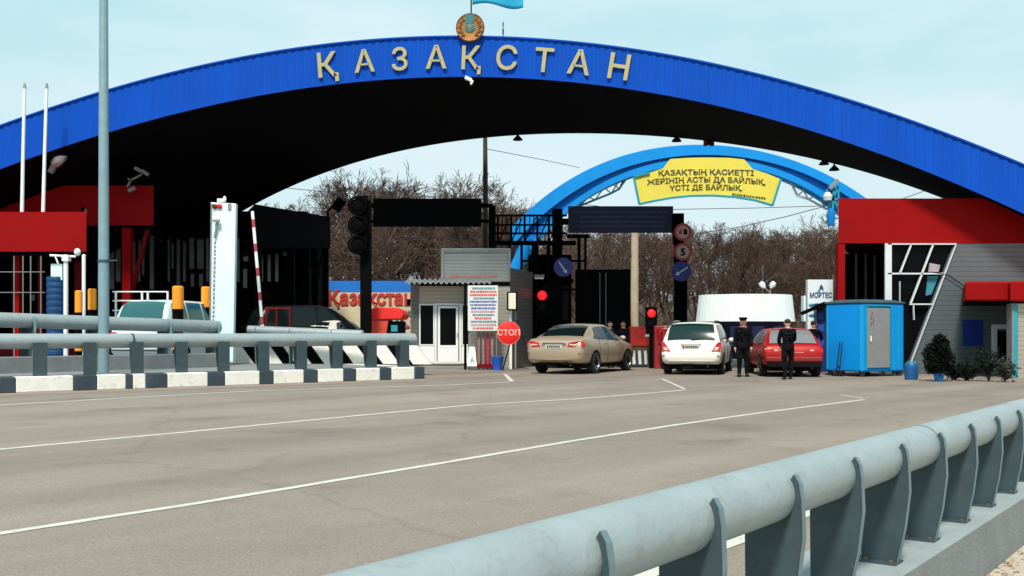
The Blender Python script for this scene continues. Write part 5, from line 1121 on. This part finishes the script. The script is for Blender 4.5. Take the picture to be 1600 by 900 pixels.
# pale minivan on the raised carriageway
VP = mat('paint_ice_white', (.62,.74,.75), .3, .05, .04, 2); t_paint[0] = VP
van = [(y,zb,bl*1.2,(rf*1.24 if rf > bl+.1 else bl*1.2),w_*1.03,rw*1.03) for y,zb,bl,rf,w_,rw in est]
rc3 = P(214,570,29.5); rc3.z = ISL-.06
va, sec = car('minivan', 'pale white minivan with teal windows behind the kerb rails', 'van', rc3, R(-12), van, VP, (.98,3.80), None, .8, GLASS_T, .33, **ARGS)
common(va, .9, 3.2, .96, [1.38,2.32,3.3], sec)
for s_ in (-1, 1): lamp_patch(va, 'tail_light', [(s_*.64,.05,.72),(s_*.90,.10,.72),(s_*.90,.10,1.02),(s_*.70,.07,1.02)], TAIL, .05)
b = MB(); b.box((-.6,.01,.80),(.6,.05,.92), TAIL); b.obj('light_bar', va, local=True)
b = MB(); b.bar((-.84,.0,.50),(.84,.0,.50), .12, UNDER, .03); b.obj('bumper_insert', va, local=True)
# red hatchback
RP = mat('paint_red', (.33,.006,.006), .35, .1, .06, 2, spec=.3); t_paint[0] = RP
hat = [(0,.42,.62,.62,.70,.5),(.03,.34,.72,.72,.78,.6),(.08,.28,.86,.86,.82,.66),(.16,.26,.93,.93,.835,.70),(.22,.25,.94,1.03,.838,.72),(.45,.23,.94,1.20,.84,.67),(.72,.22,.94,1.36,.84,.615),(1.2,.2,.93,1.41,.845,.60),(2.1,.2,.92,1.40,.845,.60),(2.5,.2,.91,1.33,.845,.61),(2.9,.2,.905,1.10,.84,.66),(3.05,.2,.90,.90,.84,.66),(3.8,.22,.80,.80,.82,.6),(4.15,.28,.64,.64,.74,.5),(4.25,.36,.54,.54,.62,.45)]
rc4 = P(1241,591,29.0); rc4.z = 0
ha, sec = car('hatchback', 'older red hatchback with a person standing at its tailgate', 'car', rc4, R(-5), hat, RP, (.85,3.35), None, .8, mat('car_glass_grey', (.16,.17,.18), .15, 0, 0), .30, rear=(.225,.68,.66,.56,2.86,2.48,.60,.60), side_y=[(.62,1.25,.78,1.25),(1.32,2.75,1.32,2.45)], L_=4.25)
common(ha, .84, 2.7, .92, [1.28,2.6], sec)
for s_ in (-1, 1):
    lamp = lamp_patch(ha, 'tail_light', [(s_*.42,.055,.70),(s_*.80,.075,.70),(s_*.815,.09,.82),(s_*.42,.055,.82)], TAIL, .03)
    lamp_patch(ha, 'reverse_lens', [(s_*.44,.028,.745),(s_*.56,.03,.745),(s_*.56,.03,.79),(s_*.44,.028,.79)], TAILC, .012, lamp)
b = MB(); b.box((-.26,.02,.62),(.26,.05,.72), PLATE); b.obj('number_plate', ha, local=True)
b = MB(); b.box((-.78,-.03,.46),(.78,.03,.58), mat('bumper_dark_red', (.20,.008,.01), .5, 0, .1, 3)); b.obj('bumper', ha, local=True, bevel=.02)
b = MB(); b.box((-.76,-.005,.3),(.76,.03,.44), UNDER); b.obj('valance', ha, local=True)
# black saloon under the canopy
BP = mat('paint_black', (.006,.006,.007), .35, 0, .1, 2, spec=.25); t_paint[0] = BP
pc = P(478,570,37); bz = car('dark_estate', 'black estate car with white sticker under the dark canopy', 'car', (pc.x-2.1, pc.y, ISL-.03), R(-62), van, BP, (.98,3.80), None, .8, GLASS_C, .32, **ARGS); common(bz[0], .89, 3.2, .96, [1.38,2.32,3.3], bz[1])
pc = P(540,570,40.5); t_paint[0] = WP
wz = car('white_saloon', 'white saloon car half hidden behind the thick traffic light mast', 'car', (pc.x+.4, pc.y-.3, ISL-.05), R(162), [(y,zb,bl,rf,w_,rw) for y,zb,bl,rf,w_,rw in sal], WP, (1.02,3.80), None, .8, GLASS_C, .325, rear=(.64,1.30,.66,.56,3.50,2.90,.60,.62), side_y=[(.95,1.98,1.36,1.98),(2.06,3.15,2.06,2.72)], L_=4.8); common(wz[0], .91, 3.1, .96, [1.35,2.02,3.05], wz[1])
for s_ in (-1, 1):
    b = MB(); b.ell((s_*.62,4.62,.66), (.16,.08,.08), mat('headlight_glass', (.5,.5,.5), .15, 0, 0), 10, 6); b.obj('headlight', wz[0], local=True)
b = MB(); b.box((-.45,4.72,.5),(.45,4.8,.6), UNDER); b.obj('grille', wz[0], local=True)
# ---------------------------------------------------------------- people
SKIN = mat('skin', (.50,.25,.18), .6, 0, .06, 8); HAIR = mat('hair_dark', (.010,.008,.007), .8, 0, 0); CLD = mat('cloth_black', (.006,.006,.008), .9, 0, .25, 6, spec=.1); CLN = mat('cloth_navy', (.006,.008,.02), .9, 0, .25, 6, spec=.1); CLT = mat('cloth_trousers', (.007,.007,.008), .9, 0, .25, 6, spec=.1); SHOE = mat('shoe_black', (.008,.007,.007), .5, 0, 0); CLR = mat('cloth_red', (.35,.01,.015), .9, 0, .2, 6)
def skinned(verts, edges, radii, root=0, sub=2):
    me = bpy.data.meshes.new('k'); me.from_pydata(verts, edges, []); o = bpy.data.objects.new('k', me); COL.objects.link(o)
    o.modifiers.new('s', 'SKIN'); sk = me.skin_vertices[0].data
    for i, r in enumerate(radii):
        sk[i].radius = (r, r) if not isinstance(r, tuple) else r; sk[i].use_root = (i == root)
    sb_ = o.modifiers.new('u', 'SUBSURF'); sb_.levels = sub; sb_.render_levels = sub
    dg = bpy.context.evaluated_depsgraph_get(); res = bpy.data.meshes.new_from_object(o.evaluated_get(dg)); bpy.data.objects.remove(o); bpy.data.meshes.remove(me); return res
def person(label, loc, rz, h=1.75, jacket=CLD, trousers=CLT, cap=True, armL=(0,0), armR=(0,0), lean=0, stride=.08, wide=1.0, headturn=0, group=None):
    """faces -Y at rz = 0; arm = (forward swing, elbow bend) in radians"""
    t = thing('person', label, 'person', loc, rz, group); k = h/1.75
    V = []; E = []; Rr = []
    def v(p, r): V.append(Vector(p)*k); Rr.append((r[0]*k*wide, r[1]*k*wide) if isinstance(r, tuple) else r*k*wide); return len(V)-1
    ly = lambda z: -max(0, z-.95)*math.tan(lean)
    pel = v((0,0,.95), .125); wa_ = v((0,ly(1.10),1.10), .125); ch = v((0,ly(1.30)-.01,1.30), .145); up = v((0,ly(1.43),1.43), .10); nk = v((0,ly(1.50)-.01,1.51), .052); hb_ = v((0,ly(1.58)-.02,1.585), .068)
    E += [(pel,wa_),(wa_,ch),(ch,up),(up,nk),(nk,hb_)]
    hd = v((0,ly(1.66)-.03,1.66), .092); ht = v((0,ly(1.72)-.02,1.715), .068); E += [(hb_,hd),(hd,ht)]
    hands = []
    for s_, arm in ((-1, armL), (1, armR)):
        hp = v((s_*.095,0,.90), .095); kn = v((s_*.105,-.02+s_*stride*.4,.50), .062); an = v((s_*.115,.02+s_*stride,.10), .044); ft = v((s_*.125,-.13+s_*stride,.045), .042); E += [(pel,hp),(hp,kn),(kn,an),(an,ft)]
        sh = v((s_*.185,ly(1.42),1.42), .066); f, e_ = arm
        el = Vector((s_*.235, ly(1.42)-math.sin(f)*.29, 1.42-math.cos(f)*.29)); ef = f+e_; wr_ = el+Vector((-s_*.02*(e_ > .5)*4, -math.sin(ef)*.25, -math.cos(ef)*.25))
        ei = v(el, .050); wi = v(wr_, .036); E += [(up,sh),(sh,ei),(ei,wi)]; hands.append((s_, wr_, (wr_-el).normalized()))
    me = skinned([tuple(p) for p in V], E, Rr)
    b = MB(); vs = [p.co.copy() for p in me.vertices]
    wr_pts = [q[1]*k for q in hands]
    for p in me.polygons:
        c = p.center; z = c.z/k
        m = trousers if z < .93 else jacket
        if z < .10: m = SHOE
        if z > 1.50 and abs(c.x) < .14*k: m = SKIN
        for q in wr_pts:
            if (c-q).length < .045*k and z > .6: m = jacket
        b.add([vs[i] for i in p.vertices], [tuple(range(len(p.vertices)))], m, True)
    # weld shared corners afterwards; hands: palm, four fingers and a thumb
    hy = ly(1.66)-.03
    b.ell(Vector((0,hy-.098,1.645))*k, Vector((.014,.022,.022))*k, SKIN, 8, 5)
    for s_ in (-1, 1): b.ell(Vector((s_*.088,hy,1.65))*k, Vector((.014,.022,.032))*k, SKIN, 8, 5); b.ell(Vector((s_*.034,hy-.083,1.668))*k, Vector((.014,.01,.008))*k, HAIR, 6, 4)
    b.ell(Vector((0,hy-.080,1.60))*k, Vector((.026,.01,.006))*k, mat('lips', (.35,.12,.10), .6, 0, 0), 8, 4)
    for s_, wp, dr_ in hands:
        sd = dr_.cross(Vector((1,0,0))); sd = sd.normalized() if sd.length > .1 else Vector((0,1,0))
        pc_ = wp+dr_*.05; b.tube([p*k for p in (wp-dr_*.01, wp+dr_*.03, wp+dr_*.085)], [.026*k,.036*k,.034*k], SKIN, 8)
        for i, ln in enumerate((.065,.078,.074,.056)):
            o_ = sd*(i-1.5)*.019; p0 = wp+dr_*.08+o_; p1 = p0+dr_*ln*.55+Vector((-s_*.006,0,0)); p2 = p1+dr_*ln*.4+Vector((-s_*.02,0,0)); b.tube([p*k for p in (p0,p1,p2)], [.0095*k,.009*k,.007*k], SKIN, 6)
        p0 = wp+dr_*.03-sd*.032; b.tube([p*k for p in (p0, p0+dr_*.03-sd*.022, p0+dr_*.058-sd*.024)], [.012*k,.011*k,.008*k], SKIN, 6)
    body = b.obj('body', t, local=True)
    import bmesh
    bm = bmesh.new(); bm.from_mesh(body.data); bmesh.ops.remove_doubles(bm, verts=bm.verts, dist=1e-5); bm.to_mesh(body.data); bm.free()
    b = MB(); b.ell(Vector((0,hy+.036,1.70))*k, Vector((.094,.086,.078))*k, HAIR, 14, 8); b.obj('hair', t, local=True)
    if cap:
        b = MB(); b.lathe([(.099*k,1.70*k),(.104*k,1.735*k),(.135*k,1.765*k),(.125*k,1.79*k),(.001,1.80*k)], CLD, 20, (0,(hy+.01)*k,0), caps=False)
        b.prism([Vector((x,y+hy,1.715))*k for x, y in ((-.075,-.07),(-.05,-.135),(0,-.15),(.05,-.135),(.075,-.07))], (0,0,.008), CLD); b.obj('cap', t, local=True)
    b = MB(); b.lathe([(.135*k*wide,.86*k),(.150*k*wide,.90*k),(.148*k*wide,1.0*k),(.146*k*wide,1.05*k)], jacket, 20, (0,ly(1.0),0), caps=False); b.obj('jacket_hem', t, local=True)
    b = MB(); b.tube([Vector((.075*math.cos(a),ly(1.5)-.005+.07*math.sin(a),1.485))*k for a in np.linspace(0, 6.283, 15)], .016*k, jacket, 6); b.obj('collar', t, local=True)
    return t
p = P(1161,588,29.3); person('officer in black uniform and peaked cap standing beside the cream white estate', (p.x, p.y, 0), R(-10), 1.67, CLD, CLT, True, (.05,.15), (.1,.2), wide=1.38)
p = P(1231,596,27.6); person('person in black leaning at the tailgate of the red hatchback', (p.x, p.y, 0), R(178), 1.62, CLD, CLT, False, (.5,.7), (.3,.6), lean=.06, wide=1.22, stride=.13)
p = P(1271,600,31.6); person('person in dark clothes between the red hatchback and blue booth', (p.x, p.y, 0), R(150), 1.62, CLN, CLT, False, (.6,.8), (.3,.4), wide=1.1)
p = P(953,580,37.0); person('bareheaded person in black behind the beige saloon, nearer the lit red signal', (p.x, p.y, 0), R(20), 1.66, CLD, CLT, False, (.1,.2), (.1,.3), wide=1.15)
p = P(974,580,37.4); person('person in navy jacket behind the beige saloon, nearer the red island block', (p.x, p.y, 0), R(-30), 1.68, CLN, CLT, False, (.2,.5), (.1,.2), wide=1.15)
p = P(1045,580,35.6); person('person in a red jacket mostly hidden behind the cream white estate', (p.x-.12, p.y, 0), R(160), 1.64, CLR, CLT, False, (.1,.2), (.1,.2), wide=1.1)
# ---------------------------------------------------------------- potted conifer and shrubs
CON = mat('conifer_green', (.004,.007,.005), .9, 0, .4, 5, spec=.15); SHR = mat('shrub_green', (.006,.011,.007), .8, 0, .5, 5, spec=.2); SHR2 = mat('shrub_olive', (.022,.028,.014), .7, 0, .4, 5)
def leafmass(b, fn, n, s0, s1, m, rnd):
    for i in range(n):
        p = fn(); s_ = rnd.uniform(s0, s1); d1 = Vector((rnd.gauss(0,1), rnd.gauss(0,1), rnd.gauss(.4,.8))).normalized(); d2 = d1.cross(Vector((rnd.gauss(0,1), rnd.gauss(0,1), rnd.gauss(0,1)))).normalized()
        b.add([p, p+d1*s_*.5+d2*s_*.22, p+d1*s_, p+d1*s_*.5-d2*s_*.22], [(0,1,2,3)], m)
rd = random.Random(31); D = 26.6; p = P(1467,600,D); p.z = 0
t = thing('potted_conifer', 'dark bushy conifer in a small blue pot before the grey siding', 'plant', tuple(p))
b = MB(); b.lathe([(.10,0),(.14,.22),(.15,.24),(.15,.27)], mat('pot_blue', (.01,.20,.50), .5, 0, .08, 4), 18, (p.x,p.y,0)); b.obj('pot', t)
b = MB(); b.lathe([(.14,.262),(.001,.265)], EARTH, 14, (p.x,p.y,0), caps=False); b.obj('soil', t)
b = MB(); b.tube([(p.x,p.y,.25),(p.x+.02,p.y,.7),(p.x,p.y,1.1)], [.04,.03,.015], BARK, 8); b.obj('trunk', t)
def con():
    z = rd.betavariate(1.2,1.3); a = rd.uniform(0,6.283); rr_ = (.42*math.sin(math.pi*min(1,z*.8+.18))**.8)*(.8+.2*math.sin(3*a+z*9))*math.sqrt(rd.random())
    return Vector((p.x+math.cos(a)*rr_-.03+.05*z, p.y+math.sin(a)*rr_, .2+z*.98))
b = MB(); leafmass(b, con, 4200, .05, .13, CON, rd); b.obj('crown', t)
for x, D, wd, hh, m, lab in ((1512,27.0,.30,.42,SHR,'low dark shrub between the conifer and a taller shrub'),(1545,26.6,.38,.85,SHR,'tall sprawling dark shrub in front of the white door frame'),(1570,26.2,.26,.50,SHR2,'small olive shrub beside the teal corner post'),(1492,27.2,.26,.36,SHR,'lowest dark shrub touching the conifer')):
    q = P(x,600,D); q.z = 0; t = thing('shrub', lab, 'shrub', tuple(q), 0, 'shrubs before the grey siding')
    b = MB(); tips = []
    for k in range(9):
        a = rd.uniform(0,6.283); e_ = Vector((q.x+math.cos(a)*wd*rd.uniform(.4,1), q.y+math.sin(a)*wd*rd.uniform(.4,1), hh*rd.uniform(.6,1.05))); tips.append(e_); b.tube([tuple(q), tuple(q.lerp(e_,.5)+Vector((0,0,.06))), tuple(e_)], [.014,.010,.005], BARK, 5)
    b.obj('stem', t)
    def shf():
        e_ = rd.choice(tips); f = rd.uniform(.3,1.05); return q.lerp(e_, f)+Vector((rd.gauss(0,.06), rd.gauss(0,.06), rd.gauss(.02,.05)))
    b = MB(); leafmass(b, shf, 650, .05, .13, m, rd); b.obj('foliage', t)
# ---------------------------------------------------------------- bare trees behind
def make_tree(seed, H=10.0):
    rd = random.Random(seed); br = MB(); trk = MB()
    def grow(p, d, ln, r, depth, mb):
        n = 3; pts = [p]; rs = [r]; q = p; dd = d
        for i in range(n):
            if depth >= 1 and ((q.x/(H*.42))**2+(q.y/(H*.42))**2+((q.z-H*.56)/(H*.46))**2) > 1: break
            dd = (dd+Vector((rd.gauss(0,.13), rd.gauss(0,.13), rd.gauss(.015,.09)))).normalized(); q = q+dd*ln/n; pts.append(q); rs.append(max(r*(1-.62*(i+1)/3), .012))
        if len(pts) < 2: return
        n = len(pts)-1
        mb.tube(pts, rs, TWIG if depth > 0 else BARK, 6 if depth < 2 else 3, caps=False)
        if depth >= 4: return
        kids = [10, 7, 5, 5][depth]
        for c in range(kids):
            f = rd.uniform(.30, 1.0) if depth else rd.uniform(.28, 1.0); i = min(int(f*n), n-1); ff = f*n-i; o = pts[i].lerp(pts[i+1], ff)
            a = rd.uniform(0, 6.283); ax = (pts[i+1]-pts[i]).normalized(); u = ax.orthogonal().normalized(); v_ = ax.cross(u); sp = rd.uniform(.45, 1.0) if depth else rd.uniform(.45,.95)
            nd = (ax*math.cos(sp)+(u*math.cos(a)+v_*math.sin(a))*math.sin(sp)); nd.z += .03; nd.normalize()
            l2 = ln*rd.uniform(.42,.66) if depth else H*rd.uniform(.30,.46)*(1.15-.55*f)
            grow(o, nd, l2, max(rs[i]*rd.uniform(.4,.6), .011), depth+1, br)
    grow(Vector((0,0,0)), Vector((rd.gauss(0,.05), rd.gauss(0,.05), 1)), H*.74, H*.016, 0, trk)
    top = sorted(v.z for v in br.v)[int(len(br.v)*.995)]
    return trk, br, top
TREES = []
for i in range(6):
    trk, br, top = make_tree(100+i); r_ = thing('bare_tree', 'tree', 'tree', (0,0,0)); trk.obj('trunk', r_, local=True); br.obj('crown', r_, local=True, sharp=180); TREES.append((r_, top))
layout = [(505,318,74),(528,296,70),(556,278,68),(590,257,66),(628,283,68),(654,305,64),(684,268,66),(722,280,70),(746,296,64),(772,306,72),(800,318,66),(826,326,76),(852,345,68),(905,352,70),(930,352,64),(955,346,72),(980,352,66),(1008,348,74),(1034,356,64),(1060,350,68),(1085,342,72),(1110,340,64),(1136,350,70),(1160,346,66),(1184,356,72),(1208,340,64),(1232,344,70),(1256,352,66),(1280,338,62),(1302,332,66),(1322,345,72),(470,330,72),(440,322,78)]
rows = [(x+rnd_, y+(34 if x < 780 else 14), D+16) for (x, y, D), rnd_ in zip(layout, [11,-9,13,-6,15,9,-12,8,14,-7,10,-11,6,12,-8,9,-13,7,11,-6,12,-9,8,10,-12,6,13,-8,9,-10,7,5,9])]
rows2 = [(x+6, y+6, D+9) for x, y, D in layout[::1]][:27]
first = [True]*6; rd = random.Random(77)
adj = ['broad','slender','dense','sparse','leaning','spreading','upright','ragged']
def where(x):
    for lim, s_ in ((500,'beyond the black canopy'),(545,'beyond the traffic light'),(600,'over the middle of the painted hoarding'),(650,'beyond the black overhead board start'),(700,'over the kiosk roof box'),(760,'by the tall utility pole'),(815,'beyond the lattice gantry'),(880,'beyond the light blue arch leg'),(950,'beyond the navy overhead sign'),(1000,'by the pale concrete pole'),(1050,'under the yellow banner, near the round signs'),(1100,'beyond the thick sign post'),(1150,'above the start of the white drum roof'),(1200,'above the middle of the white drum roof'),(1260,'beyond the twin street lamp'),(1400,'beside the red building corner')):
        if x < lim: return s_
    return 'far off'
used = {}
for i, (x, y, D) in enumerate([(x, y+(9 if x > 1000 else 0), D) for x, y, D in layout+rows]):
    k = rd.randrange(6); r_, top = TREES[k]; z = UZ(y, D); sc_ = z/top; row = 'front row' if i < len(layout) else 'rear row' if i < 2*len(layout) else 'middle row'
    key = (where(x), row); used[key] = used.get(key, 0)+1
    lab = 'bare brown tree, %s of the thicket, %s' % (row, where(x))
    if used[key] > 1: lab = 'bare brown tree, %s, %s one %s' % (row, ['','second','third','fourth','fifth'][used[key]-1], where(x))
    rz = rd.uniform(0, 6.28); sw = sc_*rd.uniform(.85,1.1)
    if first[k]:
        r_.location = (UX(x,D), D, 0); r_.rotation_euler = (0,0,rz); r_.scale = (sw,sw,sc_); r_['label'] = lab; r_['group'] = 'bare trees behind the checkpoint'; first[k] = False
    else: dup(r_, (UX(x,D), D, 0), rz, (sw,sw,sc_), lab, 'bare trees behind the checkpoint')
# undergrowth: a thicket nobody could count
b = MB(); rd = random.Random(9)
for i in range(9000):
    x = rd.uniform(-34, 36); y = rd.uniform(60, 90); p = Vector((x,y,0)); h = rd.uniform(1.2,4.2)*(.7+.3*math.sin(x*.7+y)); d_ = Vector((rd.gauss(0,.28), rd.gauss(0,.28), 1)).normalized(); q = p+d_*h
    w_ = .02+.012*rd.random(); b.add([p+Vector((-w_,0,0)), p+Vector((w_,0,0)), p+Vector((0,w_*1.6,0)), q], [(0,1,3),(1,2,3),(2,0,3)], TWIG)
    for k in range(3):
        o = p.lerp(q, rd.uniform(.3,.9)); e_ = o+Vector((rd.gauss(0,.5), rd.gauss(0,.5), rd.uniform(.2,1.1))); b.add([o+Vector((-.014,0,0)), o+Vector((.014,0,0)), e_], [(0,1,2)], TWIG)
struct(b.obj('undergrowth'), 'stuff')
b = MB(); n = 80; vs = []; BANK = mat('dry_bank', (.060,.040,.032), .95, 0, .45, 1.2, bump=.5, bscale=3)
for i in range(n+1):
    x = -70+150*i/n; h = 5.2+.9*math.sin(i*.5)+.6*math.sin(i*1.3)+.35*math.sin(i*3.1)
    for y, f in ((88,0),(94,.55),(102,1),(125,1.05),(150,0)): vs.append((x, y, h*f-.02))
b.add(vs, [(5*i+k, 5*i+k+1, 5*i+6+k, 5*i+5+k) for i in range(n) for k in range(4)], BANK, True); struct(b.obj('hill'))
# ---------------------------------------------------------------- wires
def wire(label, pts, r=.018):
    b = MB(); b.tube([P(*q) for q in pts], r, WIRE, 5); tag(b.obj('power_line'), label, 'power line')
wire('thin power line crossing the sky between the dark arch edge and traffic light', [(380,286,56),(450,294,57),(520,301,58),(640,308,59),(757,305,60)], .02)
wire('thin power line sagging below the yellow banner', [(900,318,57),(1000,330,58),(1060,327,58),(1180,325,58),(1280,322,58),(1400,312,58)], .02)
wire('lower thin power line rising to the blue arch end beside the red building', [(1040,372,60),(1150,356,60),(1230,338,59),(1290,322,58),(1330,305,57)], .024)
wire('thin power line between red parapet and the dark arch rim', [(1330,322,57),(1400,314,56),(1440,300,55),(1500,280,55)], .02)
wire('thin power line passing over the kiosk and the light blue arch', [(757,232,44.2),(850,250,50),(905,262,55)], .015)
